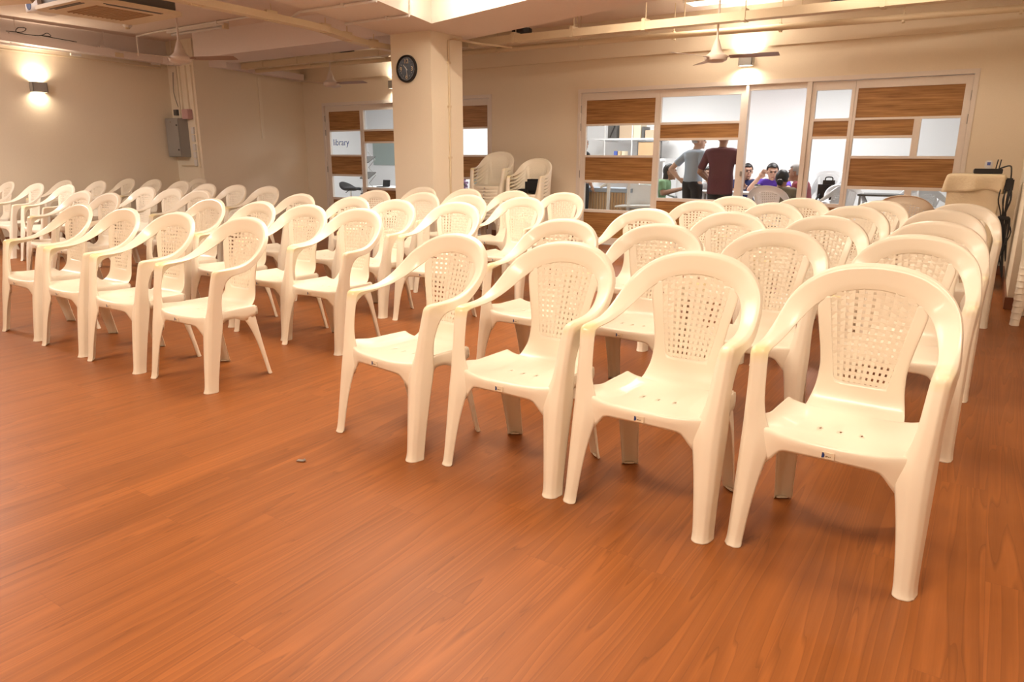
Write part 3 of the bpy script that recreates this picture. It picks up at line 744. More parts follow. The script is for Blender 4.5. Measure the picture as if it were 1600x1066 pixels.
# runs of trunking, trays and pipes
def box_run(name, pts, w, h, m, label, cat, hang=None, zt=ZC, straps=()):
    t = thing(name, label, cat, (0, 0, 0))
    b = MB(); rows = []
    P_ = [Vector(p) for p in pts]
    for i, p in enumerate(P_):
        d = (P_[min(i+1, len(P_)-1)]-P_[max(i-1, 0)]); d.z = 0; d.normalize(); n = Vector((-d.y, d.x, 0))
        rows.append([p-n*w/2-Vector((0, 0, h/2)), p+n*w/2-Vector((0, 0, h/2)), p+n*w/2+Vector((0, 0, h/2)), p-n*w/2+Vector((0, 0, h/2))])
    b.grid(rows, closed=True); b.build('channel', m, t)
    for s in straps:
        i = int(s); f = s-i; q = P_[i].lerp(P_[min(i+1, len(P_)-1)], f)
        MB().mm((q.x-.02, q.y-w/2-.008, q.z-h/2-.008), (q.x+.02, q.y+w/2+.008, q.z+h/2+.03), .0).tube([(q.x, q.y, q.z), (q.x, q.y, zt)], .006, 6).build('hanger', m, t)
    return t
def smooth_path(pts, n=5):
    P_ = [Vector(p) for p in pts]; out = []
    for i in range(len(P_)-1):
        a = P_[max(i-1, 0)]; b = P_[i]; c = P_[i+1]; d = P_[min(i+2, len(P_)-1)]
        for k in range(n):
            s = k/n; out.append(.5*((2*b)+(c-a)*s+(2*a-5*b+4*c-d)*s*s+(3*b-a-3*c+d)*s**3))
    return out+[P_[-1]]
box_run('trunking', smooth_path([(-5.97, 3.0, 2.5), (-5.97, 3.97, 2.5), (-6.0, 4.76, 2.5), (-6.06, 5.5, 2.5), (-6.22, 5.97, 2.5), (-6.36, 6.39, 2.5), (-6.42, 7.0, 2.5), (-6.42, 7.8, 2.5)], 4),
        .11, .06, M['cream'], 'curved cream trunking running past the left side of the column', 'cable trunking', straps=(4.4, 8.6, 13.0, 17.5, 22.0), zt=ZS)
box_run('cable_tray', [(-10.45, 7.87, 2.62), (-6.0, 7.87, 2.62), (-3.0, 7.89, 2.62), (0.2, 7.93, 2.62)], .13, .085, M['cream'], 'long straight cream cable tray hung before the glazed wall', 'cable tray',
        straps=(0.12, .3, .48, .68, .88, 1.05, 1.28, 1.55, 1.85, 2.2, 2.6))
t = box_run('cable_tray', [(-10.3, 8.22, 2.67), (0.2, 8.33, 2.68)], .16, .02, M['cream'], 'thin cable tray with loose wires between the cream tray and pipe', 'cable tray', straps=(.1, .3, .42, .55, .68, .8, .93))
for k in range(5):
    random.seed(k); MB().tube([(-10.2+j*.73, 8.17+.03*k+.01*math.sin(j*2+k), 2.69+.012*random.random()) for j in range(15)], .006, 5).build('wire', M['rubber'] if k % 2 else M['cream'], t)
p = MB().tube([(-10.5, 8.1, 2.58), (-6.4, 8.36, 2.60), (-4.0, 8.52, 2.61), (-1.67, 8.74, 2.615), (0.2, 8.91, 2.62)], .034, 12)
t = thing('pipe', 'long cream pipe below the cable trays near the glazed wall', 'pipe')
o = p.build('pipe_run', M['cream'], t, True)
for x in (-9.2, -7.7, -5.8, -4.6, -3.4, -2.2, -1.0, .0):
    y = 8.36+(x+6.4)*.0855 if x > -6.4 else 8.36+(x+6.4)*.0634
    MB().mm((x-.012, y-.042, 2.57), (x+.012, y+.042, 2.66)).tube([(x, y, 2.62), (x, y, ZC)], .006, 6).build('clamp', M['cream'], t)
# raceway along the left wall, round the corner and on to the far corner
t = box_run('raceway', [(-11.22, 0.5, 2.74), (-11.22, 4.65, 2.72), (-11.22, 6.9, 2.66), (-10.95, 7.2, 2.63), (-10.53, 7.55, 2.62), (-10.53, 9.1, 2.56)], .16, .10, M['beam'], 'grey-cream raceway along the top of the left wall', 'raceway', straps=(1.1, 1.62, 2.4))
MB().tube([(-11.24, 1, 2.62), (-11.24, 6.9, 2.55)], .012, 6).build('conduit', M['cream'], t)
for y in (5.6, 6.8): MB().box((-11.2, y, 2.60), (.04, .14, .03)).build('joint_cover', M['whitep'], t)
MB().box((-11.14, 6.2, 2.66), (.03, .12, .06)).build('joint_box', M['cream'], t)
random.seed(5)
tag(MB().tube(smooth_path([(-11.13, 4.72, 2.79), (-11.12, 4.9, 2.80), (-11.16, 4.98, 2.86), (-11.2, 4.9, 2.86), (-11.14, 4.86, 2.79), (-11.1, 5.1, 2.78), (-11.12, 5.22, 2.83), (-11.16, 5.28, 2.80), (-11.13, 5.15, 2.79), (-11.12, 5.6, 2.765)], 5), .005, 6).build('cable', M['rubber']),
    'tangle of dark cable lying on the raceway above the left wall lamp', 'cable')
# conduits under the slab and soffit
def conduit(pts, label, r=.013, clips=()):
    t = thing('conduit', label, 'conduit'); MB().tube(pts, r, 8).build('tube', M['whitep'], t, True)
    for c in clips: MB().box(c, (.03, .05, .035)).build('clip', M['whitep'], t)
conduit([(-10.96, 6.40, 2.66), (-10.96, 6.40, 2.93), (-10.37, 6.40, 2.95), (-8.0, 6.40, 2.95)], 'white conduit under the slab before the beam on the left', clips=((-9.9, 6.40, 2.945), (-9.0, 6.40, 2.945)))
conduit([(-6.12, 5.22, 2.56), (-6.0, 5.22, 2.60), (-4.98, 5.25, 2.60)], 'short white conduit crossing the soffit towards the light well', clips=((-5.4, 5.235, 2.605),))
conduit([(-6.10, 5.93, 2.60), (-5.20, 5.95, 2.60), (-5.17, 5.95, 2.66), (-5.17, 5.95, 2.9)], 'white conduit crossing the soffit nearest the column', clips=((-5.5, 5.945, 2.605),))
t = thing('conduit', 'cream conduit down the right side of the column', 'conduit')
MB().tube([(-5.628, 7.13, 0.0), (-5.628, 7.13, 2.55), (-5.60, 7.2, 2.57), (-5.5, 7.6, 2.56), (-5.3, 8.0, 2.55)], .013, 8).build('tube', M['cream'], t, True)
for z in (.6, 1.2, 1.8, 2.3): MB().box((-5.63, 7.13, z), (.03, .05, .025)).build('clip', M['cream'], t)
# unlit batten light on the slab near the corner
t = thing('fluorescent_light', 'unlit fluorescent batten light under the slab on the left', 'ceiling light', (-9.55, 6.46, 2.97))
MB().mm((-.66, -.05, -.06), (.66, .05, -.001), .004).build('batten', M['whitep'], t); MB().tube([(-.60, 0, -.08), (.60, 0, -.08)], .018, 12).build('lamp_tube', M['tubeoff'], t, True)
MB().box((.64, 0, -.07), (.05, .07, .07)).build('end_cap', M['cream'], t)
t = thing('smoke_detector', 'small round smoke detector under the slab on the left', 'smoke detector', (-10.3, 5.9, ZC))
MB().lathe([(.055, 0), (.06, -.02), (.045, -.045)], (0, 0, 0), n=20).build('base', M['whitep'], t, True); MB().lathe([(.03, -.045), (.028, -.065), (.01, -.07)], (0, 0, 0), n=16).build('sensor', M['cream'], t, True)
for (x, y, z), lb in (((-8.40, 8.15, 2.80), 'round black ceiling speaker left of the column'), ((-5.28, 8.20, 2.80), 'round black ceiling speaker just right of the column'), ((-1.50, 8.35, 2.80), 'round black ceiling speaker above the office doorway')):
    t = thing('ceiling_speaker', lb, 'speaker', (x, y, z)); MB().lathe([(.10, 0), (.13, -.01), (.13, -.06), (.11, -.075), (.02, -.075)], (0, 0, 0), n=24).build('grille', M['black'], t, True)
    MB().lathe([(.10, 0), (.09, .08)], (0, 0, 0), n=20).build('can', M['whitep'], t, True); MB().tube([(0, 0, .06), (0, 0, ZC-z)], .008, 6).build('rod', M['steel'], t)

# clock on the column
t = thing('wall_clock', 'round black wall clock with cream numerals on the column', 'clock', (-6.0, 6.81, 2.22))
MB().lathe([(.152, 0), (.158, -.012), (.152, -.034), (.14, -.040), (.135, -.030), (.132, -.022)], (0, 0, 0), 'Y', 48).build('case', M['black'], t, True)
f = MB().lathe([(.134, -.020), (.134, -.024)], (0, 0, 0), 'Y', 48).build('dial', M['clockface'], t)
def numeral(s, ang, r, size, m):
    a = math.radians(ang); q = text_obj('numeral', s, size, (0, 0, 0), (PI/2, 0, 0), m, f, .0004, 'CENTER'); q.location = (r*math.sin(a), -.0246, r*math.cos(a)-size*.36)
for s, a in (('12', 0), ('3', 90), ('6', 180), ('9', 270)): numeral(s, a, .086, .074, M['numeral'])
for h in (1, 2, 4, 5, 7, 8, 10, 11): numeral(str(h), h*30, .092, .024, M['whitemark'])
k = MB()
for i in range(60):
    a = i*PI/30; L = .010 if i % 5 else .016; k.box((.122*math.sin(a), -.0246, .122*math.cos(a)), (.0018, .0006, L), ry=a)
k.build('minute_track', M['whitemark'], f)
def hand(ang, L, w, nm):
    a = math.radians(ang); b = MB().box((0, 0, L/2-.012), (w, .0012, L+.024)); b.xf(Matrix.Translation((0, -.027, 0)) @ Matrix.Rotation(a, 4, 'Y')); b.build(nm, M['paper'], f)
hand(-44, .062, .007, 'hour_hand'); hand(170, .088, .005, 'minute_hand')
MB().lathe([(.006, -.024), (.006, -.030)], (0, 0, 0), 'Y', 12).build('pivot', M['paper'], f)

# electrical gear on the return of the left wall
t = thing('distribution_box', 'grey metal distribution box on the left wall return', 'electrical box', (-11.13, YS, 1.49))
MB().mm((-.18, -.165, -.30), (.18, 0, .30), .004).build('case', M['grey'], t)
d = MB().mm((-.172, -.172, -.292), (.172, -.166, .292), .003).build('door', M['grey'], t)
for x, z in ((.13, .19), (.13, -.19)): MB().lathe([(.014, -.172), (.014, -.178)], (x, 0, z), 'Y', 12).build('lock', M['black'], d)
MB().box((-.03, -.174, .24), (.02, .002, .012)).build('door_badge', M['brownprint'], d)
tag(MB().mm((-11.24, YS-.05, 1.84), (-11.15, YS, 1.93), .004).build('switch_box', M['greydk']), 'small dark switch box above the grey distribution box', 'switch')
t = thing('junction_box', 'pink junction box at the upper right of the grey distribution box', 'electrical box', (-10.86, YS, 1.85))
MB().mm((-.09, -.09, -.075), (.06, 0, .075), .004).build('case', M['pink'], t); MB().mm((.061, -.088, -.07), (.068, -.004, .07), .002).build('lid', M['pink'], t)
t = thing('conduit', 'cream conduits running down the left wall return to the grey box', 'conduit')
for x, z0 in ((-11.10, 1.79), (-11.03, 1.79), (-10.86, 1.92), (-10.72, 1.03)): MB().mm((x-.018, YS-.03, z0), (x+.018, YS-.001, 2.58)).build('trunking_strip', M['column'], t)
MB().tube(smooth_path([(-11.18, YS-.02, 2.5), (-11.2, YS-.03, 2.2), (-11.14, YS-.02, 1.98), (-11.1, YS-.02, 1.94)], 5), .005, 6).build('loose_wire', M['greydk'], t)
for i, z in enumerate((1.60, 1.48, 1.34, 1.22, 1.10)):
    tag(MB().mm((-10.83, YS-.04, z-.05), (-10.76, YS, z+.05), .004).build('wall_socket', M['whitep']), 'white wall socket beside the grey box, %s of five from the top' % ['first', 'second', 'third', 'fourth', 'fifth'][i], 'wall socket', 'wall sockets beside the grey box')
tag(MB().mm((-11.22, YS-.02, 1.04), (-10.79, YS-.001, 1.06)).build('trunking', M['cream']), 'thin horizontal cream trunking under the grey distribution box', 'cable trunking')
tag(MB().mm((XR, 8.25, 1.5), (XR+.02, 8.31, 2.5)).build('trunking', M['column']), 'pale vertical trunking on the far left wall', 'cable trunking')

# lectern under a cloth, with the equipment on it
t = thing('lectern', 'lectern covered by a cream cloth by the right wall block', 'lectern', (-.12, 8.36, 0))
MB().mm((-.23, -.25, 0), (.20, .25, 1.05), .01).build('body', M['cloth'], t)
def drape():
    b = MB(); n = 48; rings = []
    per = []
    hx, hy = .235, .265
    for i in range(n):
        s = i/n*4; k = int(s); f = s-k
        c = [(-hx, -hy), (hx, -hy), (hx, hy), (-hx, hy)]; a, d = c[k], c[(k+1) % 4]; per.append((a[0]+(d[0]-a[0])*f, a[1]+(d[1]-a[1])*f, s))
    top = [(x*.97, y*.97, 1.066) for x, y, s in per]; edge = [(x*1.0, y*1.0, 1.060) for x, y, s in per]
    rows = [top, edge]
    for j, dz in enumerate((.05, .10, .145)):
        r = []
        for x, y, s in per:
            w = .010*(j+1)*math.sin(s*11)+.006*math.sin(s*23); cr = 1-min(1, min(s % 1, 1-s % 1)*5)
            z = 1.06-dz*(1+.12*cr)-.012*math.sin(s*7)*(j > 0)
            r.append((x*(1.03+.03*cr)+(w if int(s) % 2 else 0), y*(1.03+.03*cr)+(0 if int(s) % 2 else w), z))
        rows.append(r)
    b.grid(rows, closed=True); b.bm.faces.new([b.bm.verts.new((x*.97, y*.97, 1.066)) for x, y, s in per])
    bmesh.ops.remove_doubles(b.bm, verts=b.bm.verts, dist=.0005)
    me = b.mesh('drape'); return bake(me, [('SUBSURF', dict(levels=1, render_levels=1)), ('SOLIDIFY', dict(thickness=.004, offset=1.0))])
me = drape(); me.materials.clear(); me.materials.append(M['cloth']); o = new_obj('tablecloth', me, M['cloth'], None, True); o.location = (-.13, 8.36, .004)
tag(o, 'cream fringed cloth draped over the lectern top', 'tablecloth')
t = thing('amplifier', 'flat black electronic box on the lectern', 'electronic box', (-.03, 8.30, 1.076))
MB().mm((-.13, -.09, 0), (.10, .09, .045), .004).build('case', M['black'], t); MB().mm((-.131, -.07, .008), (-.138, .07, .037)).build('front_plate', M['steel'], t)
for x in (.04, .065): MB().tube([(x, .06, .03), (x+.01, .062, .13)], .005, 8).build('antenna', M['black'], t)
t = thing('white_remote', 'small white device with a blue mark on the black box', 'device', (-.05, 8.30, 1.122))
MB().mm((-.032, -.014, 0), (.032, .014, .075), .010).build('case', M['paper'], t); MB().mm((-.014, -.0155, .03), (.014, -.0142, .06)).build('mark', M['blue'], t)
random.seed(3)
t = thing('cable_bundle', 'bundle of black cables hanging beside the lectern', 'cables', (.135, 8.12, 0))
MB().box((.0, 0, .98), (.07, .08, .12), .012).build('power_adapter', M['black'], t)
MB().box((.0, -.03, .68), (.10, .09, .03), .008).build('power_strip', M['black'], t)
for k in range(9):
    x0 = random.uniform(-.05, .04); L = random.uniform(.25, .6)
    pts = [(x0, -.02, 1.04-random.random()*.1), (x0+random.uniform(-.03, .03), -.06, .85), (x0*.5, -.05, .7), (x0+random.uniform(-.05, .05), -.04, .7-L*.5), (x0+random.uniform(-.04, .06), -.06, .7-L), (x0+.03, -.05, .72-L*.6), (x0+.02, -.04, .68)]
    MB().tube(smooth_path(pts, 4), .006, 6).build('cable', M['rubber'], t)
MB().tube(smooth_path([(-.1, .15, 1.12), (-.02, .05, 1.15), (.0, 0, 1.1), (.01, -.03, .95)], 5), .007, 6).build('cable', M['rubber'], t)
MB().tube(smooth_path([(.0, -.03, .7), (.01, -.05, .35), (-.02, -.06, .1), (-.04, -.2, .02), (-.03, -.5, .012)], 5), .007, 6).build('cable', M['rubber'], t)

# black bag on the right-hand chair stack
t = thing('black_bag', 'black cloth bag on the topmost chair of the shorter stack', 'bag', (-5.27, 8.50, .727), math.radians(4))
MB().box((.03, .06, .095), (.30, .22, .19), .035).build('body', M['blackcloth'], t, True); MB().box((-.12, -.02, .03), (.16, .14, .055), .022, rz=.3).build('flap', M['blackcloth'], t, True)
MB().tube(smooth_path([(-.05, .0, .05), (-.16, -.08, .05), (-.21, -.05, .03), (-.16, .02, .03)], 4), .009, 6).build('strap', M['blackcloth'], t)
# scrap on the floor
t = MB(); t.box((0, 0, .003), (.032, .018, .004), .001, rz=.4).box((.012, .008, .005), (.02, .010, .004), .001, rz=-.5, rx=.3); o = t.build('plastic_scrap', M['steel']); o.location = (-2.19, 1.76, .001)
tag(o, 'tiny grey plastic scrap on the open floor', 'litter')

# ------------------------------------------------------------------ things in the office
def shelfy():
    t = thing('shelf', 'white wall shelf on slim brackets in the office', 'shelf', (-5.8, 12.6, 1.53))
    MB().mm((-.66, 0, 0), (.75, .42, .03)).build('board', M['officewall'], t)
    for x in (-.44, .12, .6): MB().tube([(x, .02, -.75), (x, .02, .5)], .012, 8).build('upright', M['whitep'], t)
    for x in (-.44, .12, .6): MB().mm((x-.01, 0, -.03), (x+.01, .6, 0)).build('bracket', M['whitep'], t)
shelfy()
def simple(name, mb, m, lb, cat, group=None): return tag(mb.build(name, m), lb, cat, group)
def bag_dark():
    t = thing('dark_bag', 'dark grey bag leaning on the office shelf', 'bag', (-6.08, 12.72, 1.561))
    MB().prism([(-.10, -.1), (.08, -.1), (.08, .1), (-.10, .1)], 0, .26).build('body', M['greydk'], t); MB().tube([(-.05, -.11, .02), (.05, -.11, .24)], .012, 6).build('strap', M['black'], t)
bag_dark()
simple('cardboard_box', MB().mm((-5.95, 12.63, 1.561), (-5.68, 12.9, 1.80), .004), M['carton'], 'large tan box standing on the office shelf', 'box')
simple('cardboard_box', MB().mm((-5.665, 12.63, 1.561), (-5.52, 12.9, 1.80), .004), M['carton2'], 'narrow pale box beside the large tan box on the office shelf', 'box')
simple('black_file', MB().mm((-5.50, 12.63, 1.561), (-5.45, 12.9, 1.76), .004), M['greydk'], 'dark file beside the narrow pale box on the office shelf', 'file')
simple('cardboard_box', MB().mm((-5.43, 12.63, 1.561), (-5.15, 12.9, 1.70), .004), M['carton'], 'low tan box at the right end of the office shelf', 'box')
t = thing('desk', 'white office desk under the wall shelf', 'desk', (-5.7, 12.75, 0)); MB().mm((-.7, -.3, 1.16), (.75, .35, 1.2)).build('top', M['officewall'], t)
for x in (-.68, .73): MB().mm((x-.02, -.28, 0), (x+.02, .33, 1.16)).build('side_panel', M['officewall'], t)
for i, (x, m, lb) in enumerate(((-6.03, 'blue', 'blue'), (-5.95, 'tanprint', 'tan'), (-5.87, 'carton2', 'cream'))):
    simple('book', MB().mm((x, 12.6, 1.201), (x+.06, 12.75, 1.33)), M[m], 'small %s book standing under the office shelf' % lb, 'book', 'books under the office shelf')
t = thing('notice_board', 'cork notice board with a dark frame in the office', 'notice board', (-5.3, 12.55, 1.28))
MB().mm((-.22, 0, -.13), (.22, .012, .14)).build('cork_sheet', M['cork'], t)
fr = MB(); fr.mm((-.235, -.006, -.145), (-.215, .02, .155)).mm((.215, -.006, -.145), (.235, .02, .155)).mm((-.235, -.006, .14), (.235, .02, .155)).mm((-.235, -.006, -.145), (.235, .02, -.13)); fr.build('board_frame', M['greydk'], t)
t['label'] = 'cork notice board with a dark frame standing on the office desk'; t.location.z = 1.346
t = thing('counter', 'slatted wooden office counter with a blue-grey top', 'counter', (-5.15, 10.6, 0))
MB().mm((-.62, -.2, .68), (.5, .25, .74)).build('top', M['bluegrey'], t); c_ = MB().mm((-.55, -.16, 0), (.45, .2, .68)).build('carcass', M['carton'], t)
s_ = MB()
for i in range(20): s_.mm((-.55+i*.05, -.175, .02), (-.525+i*.05, -.16, .67))
s_.build('slats', M['cork'], t)
t = thing('trestle_table', 'white framed folding table in front of the wooden counter', 'table', (-4.75, 10.25, 0))
MB().box((.35, 0, .50), (.75, .35, .025), .004, ry=-.04).build('top', M['paper'], t)
for x in (-.22, .12): MB().tube([(x, 0, 0), (x, 0, .84)], .028, 8).build('leg', M['whitep'], t)
MB().tube([(-.36, 0, .76), (-.2, 0, .84), (.28, 0, .86)], .022, 8).build('rail', M['whitep'], t)
t = thing('white_screen', 'rounded white panel standing behind the folding table', 'screen', (-4.52, 10.45, 0))
b = MB(); b.prism([(.29*math.copysign(abs(math.cos(a))**.7, math.cos(a)), .19*math.copysign(abs(math.sin(a))**.7, math.sin(a))) for a in [i*PI/12 for i in range(24)]], -.01, .01); b.xf(Matrix.Translation((0, 0, .62)) @ Matrix.Rotation(PI/2, 4, 'X')); b.build('panel', M['paper'], t)
MB().tube([(0, .02, 0), (0, .02, .5)], .02, 8).build('post', M['whitep'], t)
# library corner
simple('glass_board', MB().mm((-12.82, YO-.02, 1.01), (-12.05, YO-.001, 1.53)), M['filmgrey'], 'grey-green glass board on the library wall', 'board')
t = thing('magazine_rack', 'zigzag folding magazine rack in the library', 'magazine rack', (-10.28, 10.4, 0))
for s in (-1, 1):
    b = MB(); z = .1; k = 0; pts = []
    while z < 1.35: pts.append((.09*(1 if k % 2 else -1)*s, .12*s, z)); z += .15; k += 1
    MB().tube(pts, .008, 6).build('zigzag_frame', M['steel'], t)
for z in (.55, .85, 1.15): MB().box((0, 0, z), (.24, .24, .02), rx=.5).build('tray', M['greydk'], t)
MB().mm((-.16, -.15, 0), (.16, .15, .03)).build('base', M['steel'], t)
t = thing('bar_stool', 'black padded bar stool on a chrome post in the library', 'stool', (-10.78, 10.4, 0))
b = MB(); rows = []
for i in range(9):
    a = -1+i/4; rows.append([(a*.24, y*.2*math.sqrt(max(.15, 1-a*a)), .60+(.11 if a < -.2 else 0)*((-a-.2)/.8 if a < -.2 else 0)**.7+.02*(1-abs(y))) for y in (-1, -.6, 0, .6, 1)])
b.grid(rows); me = bake(b.mesh('seat'), [('SOLIDIFY', dict(thickness=.06, offset=-1.0)), ('SUBSURF', dict(levels=2, render_levels=2))]); me.materials.clear(); o = new_obj('seat', me, M['black'], t, True)
MB().tube([(0, 0, .02), (0, 0, .57)], .022, 12).build('post', M['chrome'], t, True); MB().lathe([(.2, 0), (.19, .015), (.03, .03)], (0, 0, 0), n=28).build('base', M['chrome'], t, True)
MB().tube([(-.02, 0, .56), (-.12, -.02, .50)], .008, 6).build('lever', M['black'], t)
t = thing('desk', 'white library desk carrying a black laptop', 'desk', (-10.5, 11.3, 0)); MB().mm((-.6, -.35, .57), (.7, .35, .6)).build('top', M['officewall'], t)
for x in (-.55, .62): MB().mm((x-.02, -.3, 0), (x+.02, .3, .57)).build('side_panel', M['officewall'], t)
t = thing('laptop', 'black laptop open on the library desk', 'laptop', (-10.5, 11.05, .601)); MB().mm((-.1, -.1, 0), (.1, .08, .014), .003).build('keyboard_base', M['black'], t); MB().box((0, .10, .075), (.2, .008, .13), .002, rx=-.15).build('screen', M['black'], t)
t = thing('sofa', 'grey sofa behind the narrow glass right of the column', 'sofa', (-7.85, 10.9, 0)); MB().mm((-.5, -.35, 0), (.5, .4, .42), .05).build('seat', M['filmgrey'], t, True); MB().mm((-.5, .25, .3), (.5, .45, .82), .05).build('backrest', M['filmgrey'], t, True)
simple('cardboard_box', MB().mm((-7.78, 10.62, .421), (-7.58, 10.8, .72), .004), M['paper'], 'white box on the grey sofa behind the narrow glass', 'box')
t = thing('flower_arrangement', 'purple and pink flowers in a pot behind the narrow glass', 'flowers', (-7.93, 10.42, 0))
MB().lathe([(.08, 0), (.1, .55), (.09, .56)], (0, 0, 0), n=16).build('pot', M['bluegrey'], t, True)
random.seed(8); b = MB()
for k in range(26):
    a, r = random.random()*6.28, random.random()*.09; bmesh.ops.create_icosphere(b.bm, subdivisions=1, radius=.025, matrix=Matrix.Translation((r*math.cos(a), r*math.sin(a), .62+random.random()*.2)))
M['flower'] = mat('flower_petals', (.38, .24, .42), .7); b.build('blooms', M['flower'], t); MB().tube([(0, 0, .5), (0, 0, .75)], .03, 8).build('stems', mat('stem_green', (.1, .2, .06), .7), t)

# meeting corner
t = thing('meeting_table', 'white meeting table where the group sits', 'table', (-3.05, 10.85, 0))
MB().mm((-.7, -.35, .70), (.75, .18, .73), .006).build('tabletop', M['paper'], t)
for x in (-.62, .67):
    for y in (-.28, .12): MB().tube([(x, y, 0), (x, y, .70)], .02, 8).build('leg', M['steel'], t)
t = thing('coffee_cup', 'white cup with a black lid on the meeting table', 'cup', (-2.80, 10.62, .731)); MB().lathe([(.03, 0), (.042, .10), (.04, .10)], (0, 0, 0), n=16).build('cup_body', M['paper'], t, True); MB().lathe([(.045, .098), (.045, .108), (.036, .118), (.03, .118)], (0, 0, 0), n=16).build('lid', M['black'], t, True)
t = thing('side_table', 'dark-topped table behind the lower right panes', 'table', (-1.22, 11.0, 0)); MB().mm((-.28, -.25, .72), (.28, .25, .745), .004).build('tabletop', M['greydk'], t)
for x in (-.25, .25):
    for y in (-.2, .2): MB().tube([(x, y, 0), (x, y, .72)], .015, 8).build('leg', M['steel'], t)
WCH = make_chair(white=True); wu = [False]
stack(-1.98, 11.35, 10, 5, 'in office under black backpack', 'stacked white office chairs', proto=WCH, u=wu)
place(-2.42, 9.93, 180, 'white plastic armchair seen from behind under the woman with a bun', 'white office armchairs', proto=WCH, u=wu)
place(-1.95, 10.45, -100, 'white plastic armchair at the right end of the meeting table', 'white office armchairs', proto=WCH, u=wu)
place(-4.32, 10.75, 70, 'white plastic armchair of the woman in green', 'white office armchairs', proto=WCH, u=wu)
place(-1.62, 10.75, 20, 'white plastic armchair left of the dark-topped office table', 'white office armchairs', proto=WCH, u=wu)
place(-.85, 10.95, -15, 'white plastic armchair right of the dark-topped office table', 'white office armchairs', proto=WCH, u=wu)
place(-.42, 10.35, 60, 'white plastic armchair beside the lectern side of the office glass', 'white office armchairs', proto=WCH, u=wu)
place(-2.88, 11.62, 0, 'white plastic armchair of the man in purple', 'white office armchairs', proto=WCH, u=wu)
place(-3.75, 11.62, 5, 'white plastic armchair of the person in a white print shirt', 'white office armchairs', proto=WCH, u=wu)
t = place(-.68, 8.22, 180, 'beige plastic armchair facing the office glass at the back right', 'cream armchairs in the right-hand block')
t = thing('backpack', 'black backpack on the white office chair stack', 'backpack', (-1.97, 11.28, .585), .1)
MB().box((0, .04, .16), (.28, .16, .32), .06).build('body', M['blackcloth'], t, True); MB().box((0, -.06, .10), (.2, .07, .17), .03).build('front_pocket', M['blackcloth'], t, True)
MB().tube(smooth_path([(-.05, .03, .31), (-.04, .03, .36), (.04, .03, .36), (.05, .03, .31)], 4), .010, 6).build('handle', M['blackcloth'], t)
MB().tube(smooth_path([(-.1, -.1, .12), (-.13, -.22, .03), (-.14, -.27, -.1), (-.16, -.28, -.25)], 4), .016, 6).build('strap', M['blackcloth'], t)


# ------------------------------------------------------------------ people in the office
SKIN = mat('skin_brown', (0.42, 0.23, 0.15), 0.55); SKIN2 = mat('skin_tan', (0.56, 0.34, 0.24), 0.55)
HAIRB = mat('hair_black', (0.012, 0.010, 0.010), 0.5); HAIRG = mat('hair_grey', (0.42, 0.41, 0.41), 0.7)
def fabric(n, c): return mat(n, c, .85, bump=.2, bscale=90)
CL = dict(blue=fabric('shirt_pale_blue', (.36, .43, .52)), maroon=fabric('shirt_maroon', (.13, .035, .05)), purple=fabric('shirt_purple', (.11, .045, .42)), green=fabric('top_green', (.20, .34, .18)),
          navy=fabric('shirt_navy', (.02, .025, .09)), white=fabric('shirt_white_print', (.72, .72, .74)), dark=fabric('trousers_charcoal', (.025, .028, .035)), olive=fabric('top_olive', (.16, .13, .08)),
          red=fabric('shirt_dull_red', (.30, .06, .08)), black=fabric('top_black', (.02, .02, .022)))
def skin_mesh(name, nodes, edges, root, levels=1):
    bm = bmesh.new(); sl = bm.verts.layers.skin.verify(); vm = {}
    for k, (p, r) in nodes.items():
        v = bm.verts.new(p); v[sl].radius = r if isinstance(r, tuple) else (r, r); v[sl].use_root = (k == root); vm[k] = v
    for a, b in edges: bm.edges.new((vm[a], vm[b]))
    me = bpy.data.meshes.new(name); bm.to_mesh(me); bm.free()
    return bake(me, [('SKIN', dict(use_smooth_shade=True)), ('SUBSURF', dict(levels=levels, render_levels=levels))])
def ell(bm, c, r, rot=None, sub=3):
    m = Matrix.Translation(Vector(c)) @ (rot.to_4x4() if rot else Matrix.Identity(4)) @ Matrix.Diagonal((*r, 1))
    bmesh.ops.create_icosphere(bm, subdivisions=sub, radius=1.0, matrix=m)
STAND = dict(pel=(0, 0, .92), waist=(0, .0, 1.04), chest=(0, .005, 1.24), neck=(0, .01, 1.41), head=(0, -.01, 1.55), shL=(.185, .01, 1.37), shR=(-.185, .01, 1.37),
             elL=(.25, .04, 1.08), elR=(-.25, .04, 1.08), wrL=(.25, -.06, .85), wrR=(-.25, -.06, .85), hipL=(.09, 0, .88), hipR=(-.09, 0, .88),
             knL=(.10, -.02, .48), knR=(-.10, -.02, .48), anL=(.10, .02, .07), anR=(-.10, .02, .07), toL=(.12, -.14, .035), toR=(-.12, -.14, .035))
SIT = dict(pel=(0, .0, .50), waist=(0, .01, .62), chest=(0, .0, .80), neck=(0, -.02, .96), head=(0, -.05, 1.09), shL=(.18, -.01, .92), shR=(-.18, -.01, .92),
           elL=(.23, -.10, .68), elR=(-.23, -.10, .68), wrL=(.14, -.30, .76), wrR=(-.14, -.30, .76), hipL=(.09, -.02, .48), hipR=(-.09, -.02, .48),
           knL=(.11, -.42, .47), knR=(-.11, -.42, .47), anL=(.11, -.40, .07), anR=(-.11, -.40, .07), toL=(.12, -.54, .035), toR=(-.12, -.54, .035))
